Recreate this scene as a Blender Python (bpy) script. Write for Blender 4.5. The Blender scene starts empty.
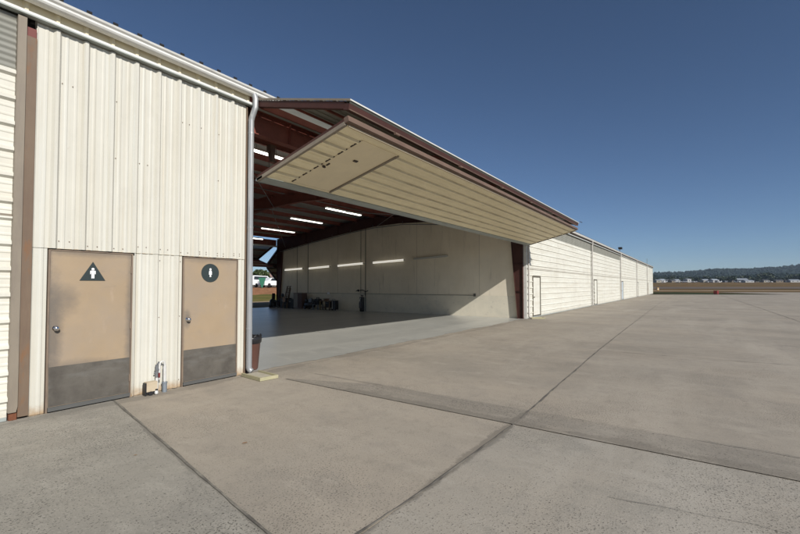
import bpy, math, random
from mathutils import Vector, Matrix
R=math.radians; rnd=random.Random(7)
sc=bpy.context.scene; COL=sc.collection
V=Vector
# ------------------------------------------------------------------ helpers
class MB:
    def __init__(s): s.v=[]; s.f=[]; s.m=[]; s.sm=[]
    def add(s,vs,fs,mi=0,smooth=False):
        b=len(s.v); s.v+= [tuple(p) for p in vs]
        for f in fs: s.f.append(tuple(b+i for i in f)); s.m.append(mi); s.sm.append(smooth)
    def box(s,x0,x1,y0,y1,z0,z1,mi=0):
        s.add([(x0,y0,z0),(x1,y0,z0),(x1,y1,z0),(x0,y1,z0),(x0,y0,z1),(x1,y0,z1),(x1,y1,z1),(x0,y1,z1)],
              [(0,3,2,1),(4,5,6,7),(0,1,5,4),(1,2,6,5),(2,3,7,6),(3,0,4,7)],mi)
    def bar(s,a,b,w,h,up=(0,0,1),mi=0,w2=None,h2=None):
        a=V(a);b=V(b);d=(b-a).normalized();u=V(up)
        sd=d.cross(u)
        if sd.length<1e-4: sd=d.cross(V((1,0,0)))
        sd.normalize(); u=sd.cross(d)
        w2=w if w2 is None else w2; h2=h if h2 is None else h2
        vs=[]
        for p,ww,hh in ((a,w,h),(b,w2,h2)):
            for i,j in ((-1,-1),(1,-1),(1,1),(-1,1)): vs.append(p+sd*i*ww/2+u*j*hh/2)
        s.add(vs,[(0,1,2,3),(7,6,5,4),(0,4,5,1),(1,5,6,2),(2,6,7,3),(3,7,4,0)],mi)
    def tube(s,pts,r,n=12,mi=0,caps=True,rs=None):
        pts=[V(p) for p in pts]; vs=[]; up=V((0,0,1))
        d0=(pts[1]-pts[0]).normalized()
        side=d0.cross(up)
        if side.length<1e-3: side=V((1,0,0))
        side.normalize()
        for i,p in enumerate(pts):
            if i==0: d=pts[1]-pts[0]
            elif i==len(pts)-1: d=pts[-1]-pts[-2]
            else: d=(pts[i+1]-p).normalized()+(p-pts[i-1]).normalized()
            d.normalize(); side=(side-d*side.dot(d)); side.normalize(); w=d.cross(side)
            rr=rs[i] if rs else r
            for k in range(n):
                a=2*math.pi*k/n; vs.append(p+side*math.cos(a)*rr+w*math.sin(a)*rr)
        fs=[]
        for i in range(len(pts)-1):
            for k in range(n):
                k2=(k+1)%n; fs.append((i*n+k,i*n+k2,(i+1)*n+k2,(i+1)*n+k))
        s.add(vs,fs,mi,True)
        if caps:
            m=(len(pts)-1)*n
            s.add(vs[:n],[tuple(range(n))[::-1]],mi); s.add(vs[m:],[tuple(range(n))],mi)
    def lathe(s,prof,c=(0,0,0),n=24,mi=0,axis='z'):
        vs=[];c=V(c)
        for r,z in prof:
            for k in range(n):
                a=2*math.pi*k/n
                if axis=='z': vs.append(c+V((r*math.cos(a),r*math.sin(a),z)))
                elif axis=='y': vs.append(c+V((r*math.cos(a),z,r*math.sin(a))))
                else: vs.append(c+V((z,r*math.cos(a),r*math.sin(a))))
        fs=[(i*n+k,i*n+(k+1)%n,(i+1)*n+(k+1)%n,(i+1)*n+k) for i in range(len(prof)-1) for k in range(n)]
        s.add(vs,fs,mi,True)
    def prism(s,poly,o,u,v,n,t,mi=0):
        """poly (a,b) -> o+u*a+v*b, thickness t along n"""
        o=V(o);u=V(u);v=V(v);n=V(n); k=len(poly)
        vs=[o+u*a+v*b for a,b in poly]+[o+u*a+v*b+n*t for a,b in poly]
        fs=[tuple(range(k))[::-1],tuple(range(k,2*k))]+[(i,(i+1)%k,(i+1)%k+k,i+k) for i in range(k)]
        s.add(vs,fs,mi)
    def sheet(s,o,ext,L,run,W,nor,prof,mi=0,mi2=None):
        """profiled sheet: prof = [(dist along run, height along nor)], extruded by L along ext"""
        o=V(o);ext=V(ext);run=V(run);nor=V(nor)
        a=[o+run*d+nor*h for d,h in prof]; k=len(a)
        b0=len(s.m); s.add(a+[p+ext*L for p in a],[(i,i+1,k+i+1,k+i) for i in range(k-1)],mi)
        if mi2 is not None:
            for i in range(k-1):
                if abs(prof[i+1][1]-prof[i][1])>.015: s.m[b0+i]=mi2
    def build(s,name,mats,parent=None):
        me=bpy.data.meshes.new(name); me.from_pydata(s.v,[],s.f)
        if not isinstance(mats,(list,tuple)): mats=[mats]
        for m in mats: me.materials.append(m)
        for p,mi,sm in zip(me.polygons,s.m,s.sm): p.material_index=mi; p.use_smooth=sm
        me.update()
        o=bpy.data.objects.new(name,me); COL.objects.link(o)
        if parent is not None: o.parent=parent
        return o
def prof(W,pitch=.305,phase=0.,h=.036,bw=.088,tw=.034,minor=.006):
    pts=[]
    k=int(math.floor(-phase/pitch))-1
    while phase+k*pitch<W+pitch:
        c=phase+k*pitch
        pts+=[(c-bw/2,0),(c-tw/2,h),(c+tw/2,h),(c+bw/2,0)]
        if minor:
            for q in (1/3,2/3):
                m=c+pitch*q; pts+=[(m-.02,0),(m-.009,minor),(m+.009,minor),(m+.02,0)]
        k+=1
    def at(x):
        for (a,ha),(b,hb) in zip(pts,pts[1:]):
            if a<=x<=b: return ha+(hb-ha)*(x-a)/max(b-a,1e-9)
        return 0
    return [(0,at(0))]+[p for p in pts if 1e-6<p[0]<W-1e-6]+[(W,at(W))]
def wave(W,pitch=.076,amp=.009,n=6):
    k=int(W/pitch*n); return [(W*i/k,amp*math.sin(2*math.pi*W*i/k/pitch)) for i in range(k+1)]
def tag(o,label=None,cat=None,group=None,kind=None):
    if label: o['label']=label
    if cat: o['category']=cat
    if group: o['group']=group
    if kind: o['kind']=kind
    return o
def empty(name,loc=(0,0,0),rz=0):
    o=bpy.data.objects.new(name,None); COL.objects.link(o); o.location=loc; o.rotation_euler=(0,0,rz); o.empty_display_size=.3; return o
def copy_tree(o,parent=None):
    c=o.copy(); COL.objects.link(c)
    if parent is not None: c.parent=parent
    for ch in [x for x in sc.objects if x.parent==o]: copy_tree(ch,c)
    return c
# ------------------------------------------------------------------ materials
def nt_new(name):
    m=bpy.data.materials.new(name); m.use_nodes=True; nt=m.node_tree; b=nt.nodes['Principled BSDF']
    return m,nt,b
def N(nt,t,**kw):
    n=nt.nodes.new(t)
    for k,v in kw.items():
        if k in n.inputs: n.inputs[k].default_value=v
        else: setattr(n,k,v)
    return n
def ramp(nt,stops):
    r=nt.nodes.new('ShaderNodeValToRGB'); e=r.color_ramp.elements
    while len(e)>1: e.remove(e[-1])
    e[0].position=stops[0][0]; e[0].color=stops[0][1]
    for p,c in stops[1:]:
        x=e.new(p); x.color=c
    return r
def g(v,a=1): return (v,v,v,a)
def mat(name,col,rough=.6,metal=0,spec=.4,layers=(),bump=None,var=.08,scale=3,emit=None,splash=None):
    """base colour + soft variation + list of stain layers (colour, noise scale(vec), lo, hi, strength)"""
    m,nt,b=nt_new(name)
    tc=N(nt,'ShaderNodeTexCoord'); geo=tc.outputs['Object']
    c=(*col,1)
    nz=N(nt,'ShaderNodeTexNoise',Scale=scale,Detail=6.,Roughness=.6); nt.links.new(geo,nz.inputs['Vector'])
    r=ramp(nt,[(.3,tuple(x*(1-var) for x in col)+(1,)),(.7,tuple(min(1,x*(1+var)) for x in col)+(1,))])
    nt.links.new(nz.outputs['Fac'],r.inputs['Fac']); cur=r.outputs['Color']
    for (lc,sc3,lo,hi,st) in layers:
        mp=N(nt,'ShaderNodeMapping'); mp.inputs['Scale'].default_value=sc3; mp.inputs['Location'].default_value=(rnd.random()*9,rnd.random()*9,rnd.random()*9)
        nt.links.new(geo,mp.inputs['Vector'])
        n2=N(nt,'ShaderNodeTexNoise',Scale=1.,Detail=7.,Roughness=.65); nt.links.new(mp.outputs['Vector'],n2.inputs['Vector'])
        r2=ramp(nt,[(lo,g(0)),(hi,g(st))]); nt.links.new(n2.outputs['Fac'],r2.inputs['Fac'])
        mx=N(nt,'ShaderNodeMix',data_type='RGBA'); nt.links.new(r2.outputs['Color'],mx.inputs['Factor'])
        nt.links.new(cur,mx.inputs['A']); mx.inputs['B'].default_value=(*lc,1); cur=mx.outputs['Result']
    if splash:
        sp=N(nt,'ShaderNodeSeparateXYZ'); nt.links.new(geo,sp.inputs[0]); ns=N(nt,'ShaderNodeTexNoise',Scale=11.,Detail=8.,Roughness=.7); nt.links.new(geo,ns.inputs['Vector'])
        ma=N(nt,'ShaderNodeMath',operation='MULTIPLY_ADD'); nt.links.new(ns.outputs['Fac'],ma.inputs[0]); ma.inputs[1].default_value=-splash[1]*2.2; nt.links.new(sp.outputs['Z'],ma.inputs[2])
        mr=N(nt,'ShaderNodeMapRange'); nt.links.new(ma.outputs[0],mr.inputs['Value']); mr.inputs['From Min'].default_value=-splash[1]*1.0; mr.inputs['From Max'].default_value=splash[1]*.1; mr.inputs['To Min'].default_value=splash[2]; mr.inputs['To Max'].default_value=0
        mx=N(nt,'ShaderNodeMix',data_type='RGBA'); nt.links.new(mr.outputs['Result'],mx.inputs['Factor']); nt.links.new(cur,mx.inputs['A']); mx.inputs['B'].default_value=(*splash[0],1); cur=mx.outputs['Result']
    nt.links.new(cur,b.inputs['Base Color'])
    b.inputs['Roughness'].default_value=rough; b.inputs['Metallic'].default_value=metal; b.inputs['Specular IOR Level'].default_value=spec
    if bump:
        bn=N(nt,'ShaderNodeTexNoise',Scale=bump[0],Detail=5.); nt.links.new(geo,bn.inputs['Vector'])
        bp=N(nt,'ShaderNodeBump',Strength=bump[1],Distance=bump[2] if len(bump)>2 else .01); nt.links.new(bn.outputs['Fac'],bp.inputs['Height']); nt.links.new(bp.outputs['Normal'],b.inputs['Normal'])
    if emit:
        b.inputs['Emission Color'].default_value=(*emit[0],1); b.inputs['Emission Strength'].default_value=emit[1]
    return m
rust=(.22,.10,.04)
M={}
M['cream']=mat('cream_wall_paint',(.57,.555,.487),.45,layers=[((.50,.47,.385),(9,9,.25),.44,.66,.6),((.47,.40,.28),(22,22,.2),.58,.72,.4),((.60,.605,.56),(14,14,.3),.5,.68,.7),((.44,.42,.36),(2,2,1.2),.58,.75,.3),(rust,(14,14,9),.735,.77,.8)],var=.03,bump=(2.2,.3,.02),splash=((.36,.24,.13),.12,.85))
M['cream_door']=mat('cream_door_paint',(.67,.66,.585),.5,layers=[((.54,.50,.41),(.5,.5,7),.45,.7,.55),((.45,.39,.29),(4,4,22),.62,.76,.45),((.50,.47,.40),(1.5,1.5,.5),.5,.72,.5)],var=.04,bump=(1.5,.3,.03),splash=((.34,.28,.2),.12,.6))
M['leaf_cream']=mat('leaf_cream_paint',(.90,.81,.56),.5,layers=[((.70,.62,.44),(.6,5,5),.45,.75,.6),((.58,.49,.33),(3,9,9),.60,.76,.5)],var=.06,bump=(1.8,.15,.03))
M['trim_white']=mat('white_trim_paint',(.70,.70,.67),.4,layers=[((.42,.40,.36),(3,6,6),.5,.75,.6)],var=.03)
M['galv']=mat('galvanised_pipe',(.31,.32,.33),.42,.25,.5,layers=[((.55,.55,.53),(20,20,1.2),.52,.66,.8),((.35,.32,.28),(10,10,3),.62,.75,.6),(rust,(12,12,5),.7,.76,.6)],var=.05)
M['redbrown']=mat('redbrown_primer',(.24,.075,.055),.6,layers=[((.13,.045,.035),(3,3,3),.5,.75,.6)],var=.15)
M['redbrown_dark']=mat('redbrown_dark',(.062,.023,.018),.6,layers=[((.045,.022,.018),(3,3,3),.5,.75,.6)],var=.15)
M['redbrown_hi']=mat('redbrown_faded',(.14,.092,.068),.6,layers=[((.09,.045,.035),(2,6,6),.5,.75,.6)],var=.12)
M['brown']=mat('brown_jamb_paint',(.165,.118,.080),.6,layers=[((.12,.075,.055),(8,8,1),.45,.75,.6),((.20,.10,.045),(7,7,2.5),.56,.68,.8)],var=.08,bump=(20,.1,.004))
M['graybrown']=mat('greybrown_trim_paint',(.235,.20,.155),.55,layers=[((.16,.13,.11),(8,8,1.2),.5,.75,.6)],var=.06,bump=(20,.1,.004))
M['dark']=mat('dark_gap',(.012,.011,.010),.8)
M['black']=mat('black_plastic',(.02,.02,.022),.45,var=.2)
M['rubber']=mat('grey_rubber_seal',(.33,.36,.34),.6,layers=[((.2,.21,.2),(2,9,9),.5,.7,.6)],var=.08)
M['doorpaint']=mat('tan_door_paint',(.335,.253,.165),.6,layers=[((.30,.245,.19),(1.5,1.5,1.5),.4,.65,.7),((.42,.33,.25),(6,6,2),.6,.72,.5),((.20,.17,.145),(3,3,7),.62,.78,.4),((.22,.19,.16),(40,40,7),.66,.76,.35)],var=.05,bump=(30,.06,.003))
M['doorframe']=mat('door_frame_paint',(.20,.15,.11),.6,layers=[((.09,.07,.06),(9,9,3),.5,.7,.6)],var=.1)
M['kick']=mat('worn_steel_kick_plate',(.130,.118,.100),.55,.2,.4,layers=[((.075,.066,.056),(3.5,3.5,3),.42,.66,.8),((.19,.185,.17),(2,2,9),.5,.75,.6),((.10,.085,.075),(60,60,20),.62,.7,.4)],var=.12)
M['chrome']=mat('chrome',(.75,.75,.76),.15,1.,.5,var=.01)
M['steel']=mat('sweep_steel',(.10,.10,.095),.55,.1,.5,var=.1)
M['signgreen']=mat('dark_green_sign',(.030,.042,.042),.45,var=.05)
M['white']=mat('white_symbol',(.85,.85,.85),.5,var=.01)
M['wallboard']=mat('partition_board',(.82,.75,.61),.8,layers=[((.66,.585,.45),(1.2,.8,.35),.45,.75,.5),((.36,.32,.26),(1,5,.5),.58,.78,.5),((.70,.65,.55),(1,3,3),.6,.7,.35)],var=.05,scale=1.2,bump=(3,.1,.01))
M['wallboard_low']=mat('partition_lower_board',(.75,.70,.575),.8,layers=[((.60,.58,.49),(1,1.2,1.5),.45,.7,.6),((.28,.26,.22),(1,3,5),.60,.76,.6)],var=.06,scale=1.5)
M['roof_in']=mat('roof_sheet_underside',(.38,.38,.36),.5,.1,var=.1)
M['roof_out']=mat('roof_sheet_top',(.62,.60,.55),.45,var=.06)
M['conduit']=mat('grey_conduit',(.10,.10,.09),.5,var=.1)
M['concrete_edge']=mat('splash_concrete',(.42,.39,.31),.85,layers=[((.3,.26,.2),(9,9,9),.5,.7,.5)],var=.06)
M['yellow']=mat('faded_yellow_paint',(.37,.345,.215),.7,layers=[((.42,.38,.25),(12,12,12),.45,.65,.7)],var=.06)
M['bin']=mat('brown_bin_plastic',(.135,.065,.05),.55,layers=[((.12,.06,.045),(6,6,3),.5,.7,.6)],var=.1)
M['bag']=mat('black_bin_liner',(.02,.02,.022),.3,var=.2,bump=(40,.4,.01))
M['wood']=mat('brown_wood',(.15,.095,.055),.65,layers=[((.08,.05,.03),(3,3,18),.45,.7,.6)],var=.12)
M['cardtan']=mat('tan_box',(.50,.42,.30),.7,layers=[((.35,.27,.18),(12,12,12),.5,.7,.6)],var=.06)
M['cabinet']=mat('greybrown_cabinet',(.24,.19,.165),.6,var=.1)
M['cabinet_side']=mat('dark_cabinet_side',(.10,.06,.05),.6,var=.1)
M['greymetal']=mat('grey_machine_metal',(.20,.21,.22),.45,.4,var=.15)
M['pvc']=mat('white_pvc',(.58,.58,.56),.4,layers=[((.4,.38,.33),(20,20,20),.55,.7,.4)],var=.02)
M['bluegrey']=mat('bluegrey_pipe',(.22,.25,.28),.45,.2,var=.08)
M['tube_on']=mat('lit_fluorescent_tube',(.8,.8,.76),.4,emit=((1,.95,.84),.7),var=.01)
M['tube_bright']=mat('bright_fluorescent_tube',(.8,.8,.76),.4,emit=((1,.95,.86),4.),var=.01)
M['tube_off']=mat('unlit_tube',(.60,.60,.56),.4,var=.02)
M['lamphouse']=mat('lamp_housing',(.5,.5,.47),.5,var=.05)
M['glass']=mat('dark_glass',(.03,.04,.05),.08,0,.6,var=.05)
M['carwhite']=mat('white_vehicle_paint',(.78,.79,.80),.25,var=.01)
M['green']=mat('green_banner_cloth',(.015,.13,.075),.6,var=.05)
M['red']=mat('red_marker_paint',(.20,.022,.020),.5,var=.08)
M['darkred']=mat('dark_red_paint',(.16,.02,.02),.5,var=.08)
M['orange']=mat('amber_marker_paint',(.55,.33,.09),.55,var=.08)
M['bark']=mat('bark',(.10,.075,.05),.9,var=.2)
def leafmat(name,c1,c2):
    m,nt,b=nt_new(name); tc=N(nt,'ShaderNodeTexCoord'); nz=N(nt,'ShaderNodeTexNoise',Scale=.7,Detail=5.); nt.links.new(tc.outputs['Object'],nz.inputs['Vector'])
    r=ramp(nt,[(.35,(*c1,1)),(.65,(*c2,1))]); nt.links.new(nz.outputs['Fac'],r.inputs['Fac']); nt.links.new(r.outputs['Color'],b.inputs['Base Color']); b.inputs['Roughness'].default_value=.6
    return m
M['leaf']=leafmat('green_leaves',(.035,.06,.018),(.09,.12,.035))
M['leafdark']=leafmat('dark_leaves',(.018,.03,.014),(.045,.065,.025))
# translucent grp band
m,nt,b=nt_new('fibreglass_band'); tc=N(nt,'ShaderNodeTexCoord'); nz=N(nt,'ShaderNodeTexNoise',Scale=2.,Detail=6.); nt.links.new(tc.outputs['Object'],nz.inputs['Vector'])
r=ramp(nt,[(.3,(.40,.40,.35,1)),(.7,(.48,.48,.43,1))]); nt.links.new(nz.outputs['Fac'],r.inputs['Fac'])
df=N(nt,'ShaderNodeBsdfDiffuse'); tr=N(nt,'ShaderNodeBsdfTranslucent'); ms=N(nt,'ShaderNodeMixShader'); ms.inputs['Fac'].default_value=.45
nt.links.new(r.outputs['Color'],df.inputs['Color']); nt.links.new(r.outputs['Color'],tr.inputs['Color']); nt.links.new(df.outputs[0],ms.inputs[1]); nt.links.new(tr.outputs[0],ms.inputs[2])
nt.links.new(ms.outputs[0],nt.nodes['Material Output'].inputs['Surface']); M['grp']=m

def concrete(name,base,tint,dark,speck=.5,rough=.85,aniso=(.35,.12,1),lines=(),spec=.15):
    m,nt,b=nt_new(name); tc=N(nt,'ShaderNodeTexCoord'); P=tc.outputs['Object']
    def noise(scale,det=6,ro=.6,mp=None,loc=(0,0,0)):
        mm=N(nt,'ShaderNodeMapping'); mm.inputs['Location'].default_value=loc
        if mp: mm.inputs['Scale'].default_value=mp
        nt.links.new(P,mm.inputs['Vector'])
        n=N(nt,'ShaderNodeTexNoise',Scale=scale,Detail=float(det),Roughness=ro); nt.links.new(mm.outputs['Vector'],n.inputs['Vector']); return n.outputs['Fac']
    def mixc(a,bcol,fac):
        x=N(nt,'ShaderNodeMix',data_type='RGBA'); nt.links.new(fac,x.inputs['Factor'])
        nt.links.new(a,x.inputs['A']); x.inputs['B'].default_value=(*bcol,1); return x.outputs['Result']
    def rr(src,lo,hi,st=1.):
        q=ramp(nt,[(lo,g(0)),(hi,g(st))]); nt.links.new(src,q.inputs['Fac']); return q.outputs['Color']
    c=N(nt,'ShaderNodeRGB'); c.outputs[0].default_value=(*base,1); cur=c.outputs[0]
    cur=mixc(cur,tint,rr(noise(.45,5,.6),.35,.65,.9))
    cur=mixc(cur,tuple(x*.82 for x in base),rr(noise(1.,7,.65,aniso,(3,5,0)),.44,.62,.85))
    cur=mixc(cur,tuple(min(1,x*1.16) for x in base),rr(noise(1.,6,.65,(.12,.6,1),(7,1,0)),.5,.66,.8))
    cur=mixc(cur,dark,rr(noise(1.3,8,.72,None,(2,8,0)),.50,.70,.6))
    cur=mixc(cur,tuple(x*.72 for x in base),rr(noise(5.,8,.75,None,(5,2,0)),.52,.68,.55*speck*2))
    cur=mixc(cur,tuple(min(1,x*1.15) for x in base),rr(noise(3.2,8,.7,(1,.4,1),(8,8,0)),.54,.68,.7))
    cur=mixc(cur,tuple(min(1,x*1.3) for x in base),rr(noise(55,3,.7),.55,.75,.45*speck*2))
    # pitting, denser in worn areas
    n1=noise(70,2,.6,None,(1,1,0)); n2=noise(.6,4,.6,None,(9,3,0))
    ma=N(nt,'ShaderNodeMath',operation='MULTIPLY_ADD'); nt.links.new(n2,ma.inputs[0]); ma.inputs[1].default_value=.35; nt.links.new(n1,ma.inputs[2])
    cur=mixc(cur,tuple(x*.38 for x in base),rr(ma.outputs[0],.77,.84,.9*speck*2))
    sp=N(nt,'ShaderNodeSeparateXYZ'); nt.links.new(P,sp.inputs[0])
    def mth(op,a,b_=None,c_=None):
        q=N(nt,'ShaderNodeMath',operation=op)
        for i,v in enumerate((a,b_,c_)):
            if v is None: continue
            if isinstance(v,(int,float)): q.inputs[i].default_value=v
            else: nt.links.new(v,q.inputs[i])
        return q.outputs[0]
    for (A_,B_,C_,hw,amp,st,x0,x1) in lines:
        d=mth('ABSOLUTE',mth('ADD',mth('MULTIPLY_ADD',sp.outputs['X'],A_,mth('MULTIPLY',sp.outputs['Y'],B_)),C_))
        nn=mth('MULTIPLY',mth('SUBTRACT',noise(9,8,.75,None,(x0,3,0)),.5),amp)
        n4=mth('MULTIPLY',mth('SUBTRACT',noise(1.2,3,.5,None,(x1,5,0)),.5),amp*1.6)
        e=mth('ADD',mth('ADD',d,nn),n4)
        ax=sp.outputs['X'] if abs(B_)>abs(A_) else sp.outputs['Y']
        m1=mth('SMOOTHSTEP' if 0 else 'MULTIPLY',mth('LESS_THAN',ax,x1),mth('GREATER_THAN',ax,x0))
        mr=N(nt,'ShaderNodeMapRange',interpolation_type='SMOOTHSTEP'); nt.links.new(e,mr.inputs['Value']); mr.inputs['From Min'].default_value=hw*.4; mr.inputs['From Max'].default_value=hw*1.3; mr.inputs['To Min'].default_value=st; mr.inputs['To Max'].default_value=0
        cur=mixc(cur,tuple(x*.55 for x in base),mth('MULTIPLY',mr.outputs['Result'],m1))
    n3=noise(22,3,.6,None,(4,6,0))
    cur=mixc(cur,tuple(x*.62 for x in base),rr(n3,.62,.72,.5*speck*2))
    nt.links.new(cur,b.inputs['Base Color']); b.inputs['Roughness'].default_value=rough; b.inputs['Specular IOR Level'].default_value=spec
    bp=N(nt,'ShaderNodeBump',Strength=.35,Distance=.006); nt.links.new(n1,bp.inputs['Height']); nt.links.new(bp.outputs['Normal'],b.inputs['Normal'])
    return m
LN=[(0,1,4.82,.045,.16,.75,1.2,4.7),(0,1,4.76,.02,.07,.5,-12,1.2),(1,-.165,-2.40,.018,.07,.7,-4.9,0),(1,0,-5.22,.02,.10,.3,-18,-.8),(0,1,.15,.10,.35,.45,1,60)]
M['apron']=concrete('apron_concrete',(.355,.318,.262),(.385,.335,.268),(.265,.240,.205),lines=LN)
M['apron_grey']=concrete('apron_concrete_grey',(.338,.318,.273),(.356,.324,.268),(.225,.213,.188),.75,lines=LN)
M['apron_side']=concrete('apron_concrete_pale',(.355,.328,.280),(.372,.332,.272),(.240,.228,.198),lines=LN)
M['slab']=concrete('hangar_slab',(.46,.455,.415),(.43,.435,.405),(.33,.335,.315),.25,.30,(.15,.5,1),spec=.6)
M['patch']=concrete('patch_concrete',(.305,.276,.230),(.33,.288,.232),(.23,.21,.182),.5,.85,(2.5,.12,1),lines=[(1,0,-4.70,.09,.22,.5,-18,-2.2),(0,1,4.82,.03,.1,.6,1,8)])
M['joint']=mat('joint_sealant',(.115,.105,.09),.9,layers=[((.25,.23,.19),(3,3,3),.42,.58,.9)],var=.2,scale=9)
M['stain']=mat('worn_joint_edge',(.18,.165,.145),.9,layers=[((.26,.235,.2),(5,5,5),.45,.6,.8)],var=.2,scale=9)
def ground_mat(name,c1,c2,c3,s=(.02,.02,.02)):
    return mat(name,c1,.95,spec=0,layers=[(c2,s,.4,.62,.9),(c3,tuple(x*6 for x in s),.5,.68,.7)],var=.12,scale=.5)
M['dirt']=ground_mat('dry_field',(.165,.110,.058),(.115,.085,.045),(.21,.145,.08),(.012,.03,.02))
M['tanstrip']=ground_mat('tan_dirt',(.26,.195,.125),(.38,.30,.21),(.26,.2,.13),(.1,.1,.1))
M['taxi']=ground_mat('taxiway_asphalt',(.125,.105,.09),(.17,.145,.125),(.12,.11,.10))
M['verge']=ground_mat('dark_verge_grass',(.034,.031,.020),(.058,.054,.034),(.012,.012,.009),(.06,.06,.06))
M['bankgrass']=ground_mat('olive_grass',(.13,.13,.045),(.20,.16,.06),(.08,.09,.03),(.3,.3,.3))
M['bank']=ground_mat('red_earth',(.24,.12,.07),(.17,.09,.05),(.29,.16,.095),(.4,.4,.4))
M['hill']=mat('wooded_hill',(.022,.032,.026),.95,spec=0,layers=[((.012,.019,.016),(.012,.012,.03),.42,.58,.9),((.06,.062,.045),(.02,.02,.05),.60,.70,.6),((.10,.09,.07),(.05,.05,.08),.68,.74,.5)],var=.25,scale=.02)
wallcols=[(.30,.28,.23),(.13,.12,.10),(.36,.36,.35),(.10,.11,.13),(.20,.165,.12)]
TW=[mat('town_wall_%s'%n,c,.8,var=.06) for n,c in zip(('cream','drab','white','slate','sand'),wallcols)]
TR=[mat('town_roof_%s'%n,c,.7,var=.08) for n,c in zip(('pale','grey','brown'),((.30,.33,.37),(.10,.10,.11),(.08,.06,.05)))]

X0,X1=4.50,19.55           # open bay
BOUND=[19.55,34.75,49.9,65.,80.,92.]
DEPTH=18.4
# ------------------------------------------------------------------ ground
phi=math.atan(295/415.); CAM=V((0,-6.55,1.58))
fh=V((math.cos(phi),math.sin(phi),0)); rh=V((math.sin(phi),-math.cos(phi),0))
def uv(u,v,z=0): p=V((0,-6.55,0))+fh*u+rh*v; return (p.x,p.y,z)
def gz(u): return 0 if u<150 else 7.0*((u-150)/550.)**1.25 if u<700 else 7.0+ (u-700)*.012
def strip(name,us,v0,v1,dz,m,kind='structure',nv=8,jit=0):
    mb=MB(); vs=[]; n=nv+1
    for i,u in enumerate(us):
        for j in range(n):
            uu=u+(rnd.uniform(-jit,jit) if jit and i in (0,len(us)-1) else 0)
            vs.append(uv(uu,v0+(v1-v0)*j/nv,gz(u)+dz))
    mb.add(vs,[(i*n+j,(i+1)*n+j,(i+1)*n+j+1,i*n+j+1) for i in range(len(us)-1) for j in range(nv)])
    o=mb.build(name,m); tag(o,kind=kind); return o
strip('ground',[-300,0,60,100,150,180,220,260,300,360,420,500,600,700,1000,1500,2200,3000,4000],-2500,2600,-.06,M['dirt'],nv=2)
strip('tan_dirt_strip',[116,124,133],-40,500,.0,M['tanstrip'],nv=40,jit=2)
strip('taxiway',[172,190,210,228,245],-60,900,.03,M['taxi'],nv=10)
strip('dry_grass_verge',[72.5,90,112],-30,50.5,-.02,M['verge'],kind='structure',nv=60,jit=1.2)
strip('green_grass_verge',[70.5,90,100],50.7,67,-.015,M['bankgrass'] if 0 else mat('green_verge',(.055,.065,.04),.9,spec=0,var=.2,scale=.3),nv=20,jit=.8)
# apron : one sheet up to the verge, running under the hangars
mb=MB()
a=uv(72.4,-26); b_=uv(72.4,68); c_=uv(96,73); d_=uv(96,140)
mb.add([(-60,24,0),(a[0],24,0),(a[0],a[1],0),(b_[0],b_[1],0),(c_[0],c_[1],0),(d_[0],d_[1],0),(60,-110,0),(-60,-110,0)],[(0,7,6,5,4,3,2,1)])
tag(mb.build('apron',M['apron']),kind='structure')
# grey slab west of first joint and pale slab between first joint and patch
mb=MB(); mb.add([(-40,-.02,.004),(2.40,-.02,.004),(1.62,-4.79,.004),(-40,-4.70,.004)],[(0,3,2,1)]); tag(mb.build('apron_slab_grey',M['apron_grey']),kind='structure')
mb=MB(); mb.add([(1.7,-4.80,.004),(4.60,-4.86,.004),(4.62,-20,.004),(1.2,-20,.004)],[(0,3,2,1)]); tag(mb.build('apron_slab_pale',M['apron_side']),kind='structure')
# patch strip beside the jamb line
mb=MB(); n=40; L=[];Rr=[]
for i in range(n+1):
    y=-.9-i*.45
    L.append((4.62+.0*y,y,.008)); Rr.append((4.66+.55*min(1,i/3.5),y,.008))
mb.add(L+Rr,[(i,i+1,n+2+i,n+1+i) for i in range(n)]); tag(mb.build('concrete_patch_strip',M['patch']),kind='structure')
for (x,y,rr_,mm) in ((2.52,-2.86,.024,'rustspot'),(1.75,-2.3,.014,'rustspot'),):
    if mm not in M: M[mm]=mat(mm+'_mark',(.30,.19,.115) if mm=='rustspot' else (.215,.198,.168),.8,spec=.1,var=.2,scale=20)
    mb=MB(); n=26; pts=[(x+rr_*(1+.35*math.sin(3*a*.2417+x*7)+.2*rnd.uniform(-1,1))*math.cos(a*.2417),y+.6*rr_*(1+.3*math.sin(2*a*.2417+y)+.2*rnd.uniform(-1,1))*math.sin(a*.2417),.0115) for a in range(n)]
    mb.add(pts,[tuple(range(n))]); tag(mb.build('oil_stain' if mm=='oil' else 'rust_stain',M[mm]),kind='structure')
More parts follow.
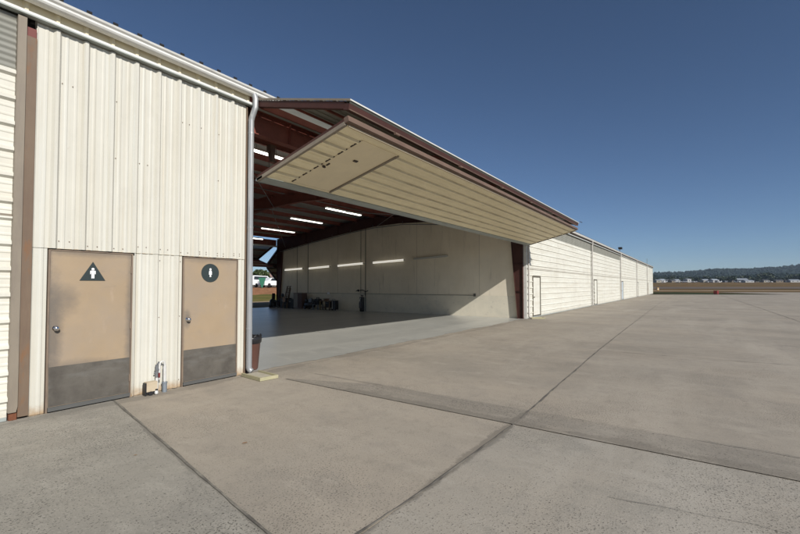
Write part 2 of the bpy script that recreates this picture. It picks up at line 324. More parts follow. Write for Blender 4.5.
# interior slab
mb=MB(); n=90; fr_=[(X0-.02+(X1-X0+.02)*i/n,.05+.06*math.sin(i*.37)*math.sin(i*.13)+rnd.uniform(-.03,.03),.006) for i in range(n+1)]
mb.add(fr_+[(p[0],DEPTH+.3,.006) for p in fr_],[(i,i+1,n+2+i,n+1+i) for i in range(n)]); tag(mb.build('hangar_floor',M['slab']),kind='structure')
def ribbon(name,pts,w,z,m,jw=.3,step=.12,jx=.008):
    mb=MB(); A=[];B=[]
    for (p,q) in zip(pts,pts[1:]):
        p=V((p[0],p[1],0));q=V((q[0],q[1],0)); Ld=(q-p).length; k=max(2,int(Ld/step)); d=(q-p).normalized(); s=V((-d.y,d.x,0))
        ph=rnd.random()*9
        for i in range(k+1):
            tt=Ld*i/k; wob=(math.sin(tt*2.3+ph)+.6*math.sin(tt*5.9+ph*2)+.4*math.sin(tt*13.7+ph*3))/2.
            wo2=(math.sin(tt*3.1+ph*4)+.7*math.sin(tt*9.3+ph)+.5*math.sin(tt*21+ph))/2.2
            c=p+d*tt+s*(jx*wob+rnd.uniform(-.15,.15)*jx); ww=w*max(.15,1+jw*wo2+rnd.uniform(-.2,.2)*jw)/2
            A.append((*(c+s*ww)[:2],z)); B.append((*(c-s*ww)[:2],z))
    n=len(A); mb.add(A+B,[(i,n+i,n+i+1,i+1) for i in range(n-1)]); return tag(mb.build(name,m),kind='structure')
ribbon('expansion_joint',[(2.40,-.05),(1.62,-4.79)],.022,.012,M['joint'],.45,.06,.006)
ribbon('expansion_joint',[(-10,-4.75),(2.0,-4.79),(2.9,-4.84),(4.6,-4.85),(11,-4.62),(16,-4.5),(40,-4.0),(84,-3.8)],.020,.012,M['joint'],.6,.08,.008)
#ribbon('worn_joint_edge',[(2.0,-4.75),(2.6,-4.78),(3.2,-4.78),(3.9,-4.77),(4.6,-4.82)],.085,.0095,M['stain'],.7,.03,.012)
ribbon('expansion_joint',[(8,-10.3),(40,-10.2),(100,-9.9)],.025,.012,M['joint'],.4,.3,.01)
ribbon('expansion_joint',[(4.61,-1.8),(4.62,-18)],.0025,.013,M['joint'],.6,.08,.006)
ribbon('pavement_crack',[(5.2,-1.0),(5.22,-4.9),(5.25,-9),(5.3,-18)],.008,.0125,M['joint'],.8,.06,.018)
ribbon('pavement_crack',[(11.0,-4.6),(11.25,-9),(11.2,-22)],.014,.0125,M['joint'],.8,.08,.02)
ribbon('pavement_crack',[(3.4,-9.5),(3.6,-6.8),(3.45,-6.0)],.003,.0125,M['joint'],.9,.05,.02)
for x in (27,43,60,76): ribbon('expansion_joint',[(x,-.3),(x+.1,-30)],.02,.012,M['joint'],.4,.3,.01)
# rear ground : dirt yard, grass slope, red bank with upper terrace
mb=MB(); xs=[-60,0,20,30,40,60,120]
prof_r=[(18.7,0.002),(25.6,.01)]
mb.add([(-40,18.72,.008),(92,18.72,.008),(92,28.6,.008),(-40,28.6,.008)],[(0,1,2,3)]); tag(mb.build('rear_yard',M['tanstrip']),kind='structure')
def xstrip(name,yz,m,jit=.15,nx=120,x0=-40,x1=150):
    mb=MB(); vs=[];n=nx+1
    for (y,z) in yz:
        for i in range(n): vs.append((x0+(x1-x0)*i/nx,y+rnd.uniform(-jit,jit),z+rnd.uniform(-jit,jit)*.3))
    mb.add(vs,[(r_*n+i,r_*n+i+1,(r_+1)*n+i+1,(r_+1)*n+i) for r_ in range(len(yz)-1) for i in range(nx)]); return tag(mb.build(name,m),kind='structure')
xstrip('grass_slope',[(28.2,-.02),(30,.05),(35,.16),(43,.30)],M['bankgrass'])
xstrip('earth_bank',[(42.8,.29),(43.6,.75),(44.4,1.2),(46,1.32)],M['bank'],.12)
xstrip('terrace',[(45.8,1.30),(60,1.35),(160,1.6)],M['taxi'],.02)
# ------------------------------------------------------------------ the hangar building
H=empty('hangar_building',(4.5,0,0)); tag(H,'long cream ribbed metal hangar row with one bifold door raised','hangar')
def part(mb,name,m,parent=None,label=None):
    p=parent or H
    o=mb.build(name,m)
    o.parent=p
    # keep world placement: parents are unrotated
    off=V((0,0,0)); q=p
    while q is not None: off+=q.location; q=q.parent
    o.location=-off
    if label: o['label']=label
    return o
XW=-13.8; XE=92.
# roof: ribs every 305 mm running down the slope
def roofz(y,base): return base+ (min(y,DEPTH-y)+.0)*.085
mb=MB(); W=XE-XW; pr=prof(W,.305,(1.706-XW)%.305,.030,.08,.03,0)
for (ya,yb) in ((-.08,DEPTH/2),(DEPTH+.08,DEPTH/2)):
    za,zb=roofz(ya if ya<1 else ya,5.165),roofz(yb,5.165)
    a=[(XW+s,ya,za+h) for s,h in pr]; b2=[(XW+s,yb,zb+h) for s,h in pr]; k=len(a)
    mb.add(a+b2,[(i,i+1,k+i+1,k+i) for i in range(k-1)],0)
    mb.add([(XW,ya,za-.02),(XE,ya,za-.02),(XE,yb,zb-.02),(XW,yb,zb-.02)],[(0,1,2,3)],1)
k0=(1.706-XW)%.305; x=XW+k0
while x<XE:
    mb.box(x-.030,x+.030,-.095,-.082,5.174,5.203,2); x+=.305
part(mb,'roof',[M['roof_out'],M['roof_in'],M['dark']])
# ridge cap hidden by eave is left to the roof itself; eave gutter (K profile)
mb=MB()
gp=[(-.04,5.165),(-.045,5.165),(-.045,5.01),(-.06,4.995),(-.13,4.995),(-.160,5.01),(-.175,5.03),(-.175,5.055),(-.20,5.075),(-.21,5.10),(-.20,5.104),(-.19,5.098),(-.19,5.08),(-.155,5.06),(-.15,5.01),(-.06,5.005),(-.05,5.02),(-.04,5.165)]
k=len(gp); xa,xb=XW,XE+.1
mb.add([(xa,y,z) for y,z in gp]+[(xb,y,z) for y,z in gp],[(i,i+1,k+i+1,k+i) for i in range(k-1)]+[tuple(range(k)),tuple(range(k,2*k))[::-1]])
x=-11.
while x<XE:
    mb.box(x-.015,x+.015,-.20,-.03,5.075,5.085); x+=3.05
part(mb,'gutter',M['trim_white'])
# header trim ledge
mb=MB(); mb.box(XW,XE,-.10,-.094,4.842,4.874,0); mb.box(XW,XE,-.0935,-.002,4.866,4.874,0); mb.box(XW,XE,-.10,-.01,4.826,4.8415,1)
part(mb,'header_trim',[M['trim_white'],M['rubber']])
mb=MB(); mb.box(X1+.05,XE,-.125,-.045,4.885,4.93); mb.box(X1+.05,XE,-.12,-.05,4.955,4.99); part(mb,'eave_board',mat('dark_eave_paint',(.045,.032,.022),.7))  # dark brown strips paint in the shade beneath the far gutter
# frieze panel between ledge and gutter, with rib ends
mb=MB(); mb.sheet((XW,0.004,4.874),(0,0,1),.26,(1,0,0),W,(0,-1,0),prof(W,.305,(1.706-XW)%.305,.032,.075,.03,0)); part(mb,'frieze_panel',mat('frieze_cream',(.66,.59,.42),.5,var=.05))
# restroom wall: ribbed sheet, upper and lower courses
WX0,WX1=1.505,4.412
mb=MB()
mb.sheet((WX0,-.008,2.045),(0,0,1),2.765,(1,0,0),WX1-WX0,(0,-1,0),prof(WX1-WX0,.305,1.706-WX0))
for a,b2 in ((WX0,1.655),(2.625,3.315),(4.295,WX1)):
    mb.sheet((a,0,.012),(0,0,1),2.028,(1,0,0),b2-a,(0,-1,0),prof(b2-a,.305,1.706-a))
mb.box(WX0,WX1,.012,.10,2.06,4.98,0)
for a,b2 in ((WX0,1.655),(2.625,3.315),(4.295,WX1)): mb.box(a,b2,.012,.10,.0,2.058,0)
# screws
k=0; x=1.706
while x<WX1:
    for z in (2.09,2.13,3.35,4.15):
        zz=z+rnd.uniform(-.012,.012)
        if rnd.random()<.62 and x+.17<WX1:
            for dx in ((.056,.165) if z<2.2 or rnd.random()<.4 else (.056,)): mb.tube([(x+dx,-.020,zz),(x+dx,-.006,zz)],(.0055),6,1)
    for z in (.12,1.1,1.95):
        if not(1.655<x<2.625 or 3.315<x<4.295): mb.box(x+.052,x+.060,-.012,0,z,z+.008,1)
    x+=.305
for a,b2 in ((1.67,2.61),(3.33,4.28)):
    x=a+.06
    while x<b2-.08: mb.box(x,x+.06,-.0095,-.004,2.034,2.0435,2); x+=.17+rnd.uniform(-.02,.05)
part(mb,'restroom_wall',[M['cream'],mat('rusty_screw',(.12,.06,.03),.8),M['dark']])
mb=MB(); mb.box(1.655,4.40,-.0135,-.0085,2.0445,2.049,0); part(mb,'lap_flashing',mat('rusty_lap_edge',(.42,.30,.17),.7,layers=[((.66,.63,.5),(14,2,2),.45,.6,.9)],var=.2))
mb=MB(); mb.box(4.413,4.432,-.035,.10,.0,4.80); mb.box(4.4325,4.47,.015,.10,0,4.80); part(mb,'corner_post',M['brown'])
# jamb between closed bay and restroom wall
mb=MB(); mb.box(1.405,1.503,-.035,.10,.03,4.60,0); part(mb,'jamb_board',M['brown'],label='brown jamb board with rust at its foot')
mb=MB(); mb.box(1.407,1.500,-.02,.10,4.602,4.715,0); part(mb,'jamb_end_piece',mat('dull_red_steel',(.16,.05,.042),.6,var=.1))
mb=MB(); mb.box(1.402,1.504,.08,.12,4.715,4.98,0); mb.box(1.31,1.504,.10,.12,0,4.71,0); part(mb,'jamb_gap',M['dark'])
mb=MB(); mb.prism([(0,.10),(.062,.10),(.075,.16),(.075,4.80),(0,4.80)],(1.325,-.060,0),(1,0,0),(0,0,1),(0,1,0),.05); mb.box(1.318,1.3245,-.062,.0,.1,4.80)
part(mb,'jamb_trim',M['graybrown'])
mb=MB(); mb.box(1.33,1.40,-.03,.02,.004,.10); part(mb,'rusty_jamb_foot',mat('heavy_rust',(.16,.06,.03),.9,var=.3,scale=20))
# restroom doors
def pict_man(o,u,s,y,mb,mi,woman=False):
    """pictogram figure: head + body outline, thin raised plate"""
    cx,cz=o
    head=[(.0+.034*s*math.cos(a*math.pi/6),.115*s+.034*s*math.sin(a*math.pi/6)) for a in range(12)]
    mb.prism(head,(cx,y,cz),(1,0,0),(0,0,1),(0,-1,0),.003,mi)
    if woman: body=[(-.035,.075),(.035,.075),(.052,.0),(.040,-.005),(.055,-.05),(.024,-.05),(.024,-.13),(.004,-.13),(.004,-.06),(-.004,-.06),(-.004,-.13),(-.024,-.13),(-.024,-.05),(-.055,-.05),(-.040,-.005),(-.052,.0)]
    else: body=[(-.052,.075),(.052,.075),(.062,.06),(.062,-.02),(.045,-.02),(.042,.03),(.033,.03),(.033,-.13),(.004,-.13),(.004,-.03),(-.004,-.03),(-.004,-.13),(-.033,-.13),(-.033,.03),(-.042,.03),(-.045,-.02),(-.062,-.02),(-.062,.06)]
    mb.prism([(a*s,b*s) for a,b in body],(cx,y,cz),(1,0,0),(0,0,1),(0,-1,0),.003,mi)
def rest_door(xa,xb,kind):
    d=MB(); d.box(xa+.022,xb-.022,-.012,.03,.045,2.015,0)
    D=part(d,'restroom_door',doormat(xa),label='worn tan door with triangular sign' if kind=='men' else 'cleaner tan door with round sign')
    f=MB(); f.box(xa,xa+.018,-.02,.05,.0,2.03); f.box(xb-.018,xb,-.02,.05,0,2.03); f.box(xa+.0185,xb-.0185,-.02,.05,2.018,2.0325); f.box(xa+.02,xb-.02,.03,.06,.02,2.02)
    part(f,'door_frame',M['doorframe'],D)
    kp=MB(); kp.box(xa+.026,xb-.026,-.016,-.0125,.075,.565)
    for i in range(9):
        x=xa+.05+i*(xb-xa-.1)/8; kp.box(x-.004,x+.004,-.018,-.016,.55,.558); kp.box(x-.004,x+.004,-.018,-.016,.085,.093)
    part(kp,'kick_plate',M['kick'],D)
    sw=MB(); sw.bar((xa+.02,-.02,.045),(xb-.02,-.02,.045),.035,.05); part(sw,'door_sweep',M['steel'],D)
    kn=MB(); kn.lathe([(0,.0),(.034,0),(.034,-.006),(.016,-.010),(.013,-.03),(.026,-.04),(.031,-.052),(.028,-.064),(.016,-.072),(0,-.073)],(xa+.085,-.0125,1.045),20,0,'y'); part(kn,'door_knob',M['chrome'],D)
    for z in (.28,1.02,1.80):
        hh=MB(); hh.tube([(xb-.024,-.024,z-.05),(xb-.024,-.024,z+.05)],.008,8); part(hh,'hinge',M['doorframe'],D)
    cx=(xa+xb)/2
    s=MB()
    if kind=='men':
        cx=2.132; cz=1.755
        s.prism([(-.145,-.11),(.145,-.11),(0,.140)],(cx,-.0125,cz),(1,0,0),(0,0,1),(0,-1,0),.006,0); pict_man((cx,cz-.015),None,.50,-.0187,s,1)
    else:
        cx=3.775; cz=1.787
        s.prism([(.152*math.cos(a*math.pi/24),.152*math.sin(a*math.pi/24)) for a in range(48)],(cx,-.0125,cz),(1,0,0),(0,0,1),(0,-1,0),.006,0); pict_man((cx,cz),None,.52,-.0187,s,1,True)
    part(s,'triangle_sign' if kind=='men' else 'round_sign',[M['signgreen'],M['white']],D)
    return D
def doormat(xa):
    m=M['doorpaint'].copy(); nt=m.node_tree; b=nt.nodes['Principled BSDF']; cur=b.inputs['Base Color'].links[0].from_socket
    tc=N(nt,'ShaderNodeTexCoord'); sp=N(nt,'ShaderNodeSeparateXYZ'); nt.links.new(tc.outputs['Object'],sp.inputs[0])
    nz=N(nt,'ShaderNodeTexNoise',Scale=6.,Detail=14.,Roughness=.78); nt.links.new(tc.outputs['Object'],nz.inputs['Vector'])
    def grime(cx,cz,wx,wz,st,cur,col=(.13,.115,.10)):
        # hand grime patch of its own shape round the latch / edges
        ax=N(nt,'ShaderNodeMath',operation='SUBTRACT'); nt.links.new(sp.outputs['X'],ax.inputs[0]); ax.inputs[1].default_value=cx
        dx=N(nt,'ShaderNodeMath',operation='DIVIDE'); nt.links.new(ax.outputs[0],dx.inputs[0]); dx.inputs[1].default_value=wx
        az=N(nt,'ShaderNodeMath',operation='SUBTRACT'); nt.links.new(sp.outputs['Z'],az.inputs[0]); az.inputs[1].default_value=cz
        dz=N(nt,'ShaderNodeMath',operation='DIVIDE'); nt.links.new(az.outputs[0],dz.inputs[0]); dz.inputs[1].default_value=wz
        cb=N(nt,'ShaderNodeCombineXYZ'); nt.links.new(dx.outputs[0],cb.inputs[0]); nt.links.new(dz.outputs[0],cb.inputs[1])
        ln=N(nt,'ShaderNodeVectorMath',operation='LENGTH'); nt.links.new(cb.outputs[0],ln.inputs[0])
        ad=N(nt,'ShaderNodeMath',operation='ADD'); nt.links.new(ln.outputs['Value'],ad.inputs[0]); nt.links.new(nz.outputs['Fac'],ad.inputs[1])
        rp=ramp(nt,[(.55,g(st)),(1.0,g(0))]); hv=N(nt,'ShaderNodeMath',operation='MULTIPLY'); nt.links.new(ad.outputs[0],hv.inputs[0]); hv.inputs[1].default_value=.65; nt.links.new(hv.outputs[0],rp.inputs['Fac'])
        mx=N(nt,'ShaderNodeMix',data_type='RGBA'); nt.links.new(rp.outputs['Color'],mx.inputs['Factor']); nt.links.new(cur,mx.inputs['A']); mx.inputs['B'].default_value=(*col,1); return mx.outputs['Result']
    if xa<2:
        cur=grime(xa+.05,1.05,.13,.80,.75,cur); cur=grime(xa+.15,1.38,.20,.26,.5,cur); cur=grime(xa+.95,1.0,.10,1.5,.7,cur); cur=grime(xa+.0,1.0,.05,1.6,.7,cur); cur=grime(xa+.45,2.03,.9,.09,.6,cur)
        cur=grime(xa+.3,.55,.5,.10,.45,cur)
    else:
        cur=grime(xa+.08,1.05,.07,.16,.75,cur); cur=grime(xa+.0,1.0,.05,1.4,.5,cur); cur=grime(xa+.95,1.0,.05,1.4,.5,cur); cur=grime(xa+.45,2.03,.8,.10,.45,cur)
    nt.links.new(cur,b.inputs['Base Color']); return m
rest_door(1.665,2.615,'men'); rest_door(3.325,4.285,'women')
# downpipes
M['pipe_far']=mat('painted_pipe',(.50,.48,.45),.5,layers=[((.30,.26,.22),(9,9,2),.45,.65,.7)],var=.05)
def downpipe(x,label=None,y=-.10):
    mb=MB()
    if x<5:
        mb.tube([(x-.02,-.13,5.02),(x-.01,-.16,4.93),(x-.01,-.16,4.78),(x-.02,-.15,4.74),(x-.035,-.095,4.60),(x-.04,-.085,4.55),(x-.04,-.085,.13),(x-.03,-.09,.09),(x-.01,-.13,.055)],.050,16)
        for z in (4.3,2.6,.8): mb.tube([(x-.04,-.085,z),(x-.04,-.085,z+.03)],.053,16)
    else:
        mb.tube([(x,-.14,5.02),(x,-.14,4.78),(x,y,4.62),(x,y,.12),(x,y-.07,.05)],.045,10)
    return part(mb,'downpipe',M['galv'] if x<5 else M['pipe_far'])
downpipe(4.515)
for x in BOUND[:-1]: downpipe(x+.10 if x<20 else x)
# ------------------------------------------------------------------ closed bifold doors
M['walk_frame']=mat('olive_door_frame',(.13,.115,.085),.6,var=.08)
def closed_door(xa,xb,walk=None,zt=4.25,wm=None,lab=None):
    L=xb-xa; top=4.806
    fr=MB(); fr.box(xa,xb,.05,.12,.06,.16); fr.box(xa,xb,.05,.12,2.33,2.39); fr.box(xa,xb,.05,.12,2.43,2.49); fr.box(xa,xb,.05,.12,4.70,4.80)
    for x in (xa+.03,xb-.03): fr.box(x-.03,x+.03,.051,.119,.161,2.329); fr.box(x-.03,x+.03,.051,.119,2.491,4.699)
    D=part(fr,'bifold_door',M['redbrown'],label=lab)
    lo=MB(); cuts=[(xa,xb)]
    if walk: cuts=[(xa,walk[0]),(walk[1],xb)]
    for a,b2 in cuts: lo.sheet((a,.0,.05),(1,0,0),b2-a,(0,0,1),2.34,(0,-1,0),prof(2.34,.305,.20)); lo.box(a,b2,.036,.046,.05,2.38)
    if walk: lo.sheet((walk[0],.0,2.08),(1,0,0),walk[1]-walk[0],(0,0,1),.31,(0,-1,0),prof(.31,.305,.0))
    part(lo,'lower_panel',M['cream_door'],D)
    up=MB(); up.sheet((xa,.0,2.42),(1,0,0),L,(0,0,1),zt-2.42,(0,-1,0),prof(zt-2.42,.305,.16)); up.box(xa,xb,.036,.046,2.42,zt)
    up.box(xa,xb,-.022,-.004,2.392,2.419,1); part(up,'upper_panel',[M['cream_door'],M['graybrown']],D)
    if zt<4.7: bd=MB(); bd.sheet((xa,.0,zt+.002),(1,0,0),L,(0,0,1),top-zt-.002,(0,-1,0),wave(top-zt-.002)); part(bd,'fibreglass_band',M['grp'],D)
    se=MB(); se.box(xa,xb,-.005,.02,.005,.049); part(se,'bottom_seal',M['rubber'],D)
    if walk:
        w0,w1=walk; w=MB()
        w.box(w0+.07,w1-.09,-.02,.03,.10,1.98,0)
        w.box(w0,w0+.05,-.045,.03,.05,2.075,1); w.box(w1-.07,w1,-.045,.03,.05,2.075,1); w.box(w0+.0505,w1-.0705,-.045,.03,2.0,2.074,1)
        z=.15
        while z<1.98: w.box(w0+.051,w0+.069,-.04,.03,z,z+.09,2); z+=.15
        w.lathe([(0,0),(.03,0),(.015,-.03),(.03,-.05),(0,-.07)],(w0+.16,-.02,1.0),10,1,'y')
        part(w,'walk_door',[wm or M['cream_door'],M['walk_frame'],M['dark']],D)
    return D
closed_door(XW+.1,1.317,zt=4.15,lab='closed bifold door beside the rusty jamb')
bl=mat('pale_blue_door_paint',(.50,.56,.60),.5,var=.05); bt=mat('tan_walk_door',(.42,.34,.26),.5,var=.05)
for i in range(5):
    xa,xb=BOUND[i]+.07,BOUND[i+1]-.07; w=(xa+.85,xa+2.1)
    closed_door(xa,xb,w,wm=[None,None,bl,None,bt][i],zt=4.25 if i<2 else 4.8)
mb=MB(); mb.box(XE-.07,XE-.004,-.04,.1,0,4.8); mb.box(XE,XE+.06,-.02,DEPTH,0,5.16); part(mb,'end_wall',M['cream'])
mb=MB(); mb.box(XW-.06,XW,-.02,DEPTH,0,5.16); part(mb,'end_wall',M['cream'])
# rear wall (closed bays) 
for a,b2 in ((XW,X0-.1),(X1+15,XE)):
    mb=MB(); mb.box(a,b2,DEPTH-.06,DEPTH,0,5.1); part(mb,'rear_wall',M['cream_door'])
# ------------------------------------------------------------------ partitions
top=[(.12,4.0),(.6,4.15),(3,4.80),(5.4,5.10),(7.4,5.19),(9.3,5.15),(11.5,4.93),(15.2,4.47),(18.1,4.07),(18.3,4.0)]
def interp(y):
    for (a,za),(b2,zb) in zip(top,top[1:]):
        if a<=y<=b2: return za+(zb-za)*(y-a)/(b2-a)
    return top[-1][1]
def partition(x,t,label=None):
    mb=MB()
    poly=[(.12,1.075)]+[(18.3,1.075)]+[(y,z+.25) for y,z in reversed(top)]
    mb.prism(poly,(x,0,0),(0,1,0),(0,0,1),(1,0,0),t,0)
    mb.prism([(.12,0),(18.3,0),(18.3,1.073),(.12,1.073)],(x-.004,0,0),(0,1,0),(0,0,1),(1,0,0),t+.006,1)
    P_=part(mb,'partition_wall',[M['wallboard'],M['wallboard_low']])
    return P_
PW=partition(X1+.02,.06); partition(X0-.13,.05); partition(BOUND[1],.06)
# surface battens and conduits on the visible partition
XC=X1+.012
mb=MB(); mb.box(XC-.018,XC,2.7,16.2,1.062,1.08); part(mb,'conduit_rail',M['conduit'],PW)
for y,z0,w in ((16.2,1.08,.018),(15.1,1.08,.03),(9.95,.0,.035),(10.33,1.1,.02)):
    mb=MB(); mb.box(XC-.015,XC,y-w/2,y+w/2,z0,interp(y)); part(mb,'conduit_drop',M['conduit'],PW)
for y in (2.4,6.2,12.3): 
    mb=MB(); mb.box(X1+.014,X1+.0195,y-.006,y+.006,1.09,interp(y)); part(mb,'board_joint',mat('shadow_joint',(.45,.41,.33),.8),PW)  # darker strip along each board joint
mb=MB(); mb.box(XC-.03,XC-.002,13.0,13.22,1.0,1.14); part(mb,'outlet_box',M['white'],PW)
mb=MB(); mb.box(XC-.03,XC-.002,2.6,2.72,1.02,1.16); part(mb,'outlet_box',M['conduit'],PW)
mb=MB(); mb.tube([(XC-.03,10.7,1.22),(XC-.10,10.5,1.30),(XC-.14,10.35,1.27),(XC-.08,10.1,1.30),(XC-.06,9.9,1.2),(XC-.05,9.72,1.26)],.022,8); mb.lathe([(0,0),(.07,0),(.07,-.03),(0,-.03)],(XC-.13,10.42,1.27),12,0,'x'); mb.tube([(XC-.03,9.95,1.2),(XC-.03,9.95,.95)],.02,8); part(mb,'air_hose_fitting',M['black'],PW)
# ------------------------------------------------------------------ steel frames
def frame(x,cols=True,w=.16,m=None,rm=None):
    """tapered I rafter with optional tapered columns; web in the YZ plane"""
    m=m or M['redbrown']; R_=[]
    mb=MB(); n=len(top)
    up=[(y,roofz(y,5.165)-.22) for y,z in top]; lowr=[(y,z) for y,z in top]
    poly=lowr+up[::-1]
    mb.prism(poly,(x-.005,0,0),(0,1,0),(0,0,1),(1,0,0),.01)
    for (a,b2) in zip(lowr,lowr[1:]): mb.bar((x,a[0],a[1]),(x,b2[0],b2[1]),w,.014)
    for (a,b2) in zip(up,up[1:]): mb.bar((x,a[0],a[1]),(x,b2[0],b2[1]),w,.014)
    for y in (3,6.2,9.2,12.2,15.2):
        mb.box(x-w/2+.006,x+w/2-.006,y-.005,y+.005,interp(y)+.02,roofz(y,5.165)-.24)
    part(mb,'rafter',rm or m)
    if cols:
        for s,y0 in ((1,.12),(-1,18.28)):
            c=MB(); yb=y0+s*.26; yt=y0+s*.60
            zt=interp(yt)+.02
            c.prism([(y0,0),(yb,0),(yt,zt),(y0,zt)],(x-.005,0,0),(0,1,0),(0,0,1),(1,0,0),.01)
            c.bar((x,y0,0.01),(x,y0,4.9),w,.014,up=(0,1,0)); c.bar((x,yb,0.01),(x,yt,zt),w,.014,up=(0,1,0)); c.box(x-w/2-.03,x+w/2+.03,min(y0,yb)-.03,max(y0,yb)+.03,.007,.025)
            for q in (1.3,2.6,3.9): 
                f_=yb+(yt-yb)*q/zt; c.box(x-w/2+.006,x+w/2-.006,min(y0,f_)+.01,max(y0,f_)-.01,q,q+.01)
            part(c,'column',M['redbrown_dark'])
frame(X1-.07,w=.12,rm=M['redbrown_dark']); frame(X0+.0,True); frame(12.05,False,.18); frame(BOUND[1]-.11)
# purlins : Z sections along X
for i in range(13):
    y=.75+i*1.41; z=roofz(y,5.165)-.165
    mb=MB()
    for xa,xb in ((X0-.1,X1+15.2),):
        mb.box(xa,xb,y-.003,y+.003,z-.12,z+.10); mb.box(xa,xb,y-.07,y-.0035,z-.123,z-.117); mb.box(xa,xb,y+.0035,y+.07,z+.097,z+.103)
    part(mb,'purlin',M['redbrown'])
# front and rear header beams, door support girts
for (y,s) in ((.14,1),(DEPTH-.14,-1)):
    mb=MB(); mb.box(X0+.1,X1-.19,y-.005,y+.005,4.42,4.86); mb.box(X0+.1,X1-.19,y-.08,y+.08,4.405,4.419); mb.box(X0+.1,X1-.19,y-.08,y+.08,4.861,4.875)
    x=X0+1.
    while x<X1: mb.box(x-.004,x+.004,y-.07,y+.07,4.42,4.86); x+=1.5
    part(mb,'header_beam',M['redbrown'])
mb=MB(); mb.box(X0,X1,-.002,.05,4.88,5.15); part(mb,'eave_strut',M['redbrown'])
# rod bracing under the roof
mb=MB()
for (a,b2) in (((4.6,1,4.75),(12,9,5.1)),((12,1,4.75),(19.4,9,5.1)),((12,1.0,4.75),(4.6,9,5.1)),((19.4,1,4.75),(12,9,5.1)),((4.6,17.3,4.3),(12,9.2,5.1)),((19.4,17.3,4.3),(12,9.2,5.1))): mb.tube([a,b2],.014,6)
part(mb,'brace_rod',M['greymetal'])
mb=MB(); pts=[(X1-.22,y,interp(y)-.10-.02*(i%2)) for i,y in enumerate([1.5,4,7,9.2,11,12.6,14.5,16.5,17.8])]; mb.tube(pts,.022,8)
for p in pts: mb.tube([p,(p[0],p[1],p[2]+.2)],.01,6)
part(mb,'roof_conduit',M['greymetal'])
# cable hoist hardware near the open corner
mb=MB(); mb.box(5.18,5.30,.30,.42,4.28,4.40); mb.lathe([(0,-.02),(.07,-.02),(.07,.02),(0,.02)],(5.24,.36,4.22),16,0,'x'); mb.tube([(5.24,.42,4.22),(5.24,.42,3.7)],.006,6); mb.tube([(5.32,.30,4.4),(5.32,.30,3.75)],.006,6); mb.box(5.20,5.28,.28,.34,4.05,4.28)
part(mb,'cable_pulley',M['redbrown_hi'])
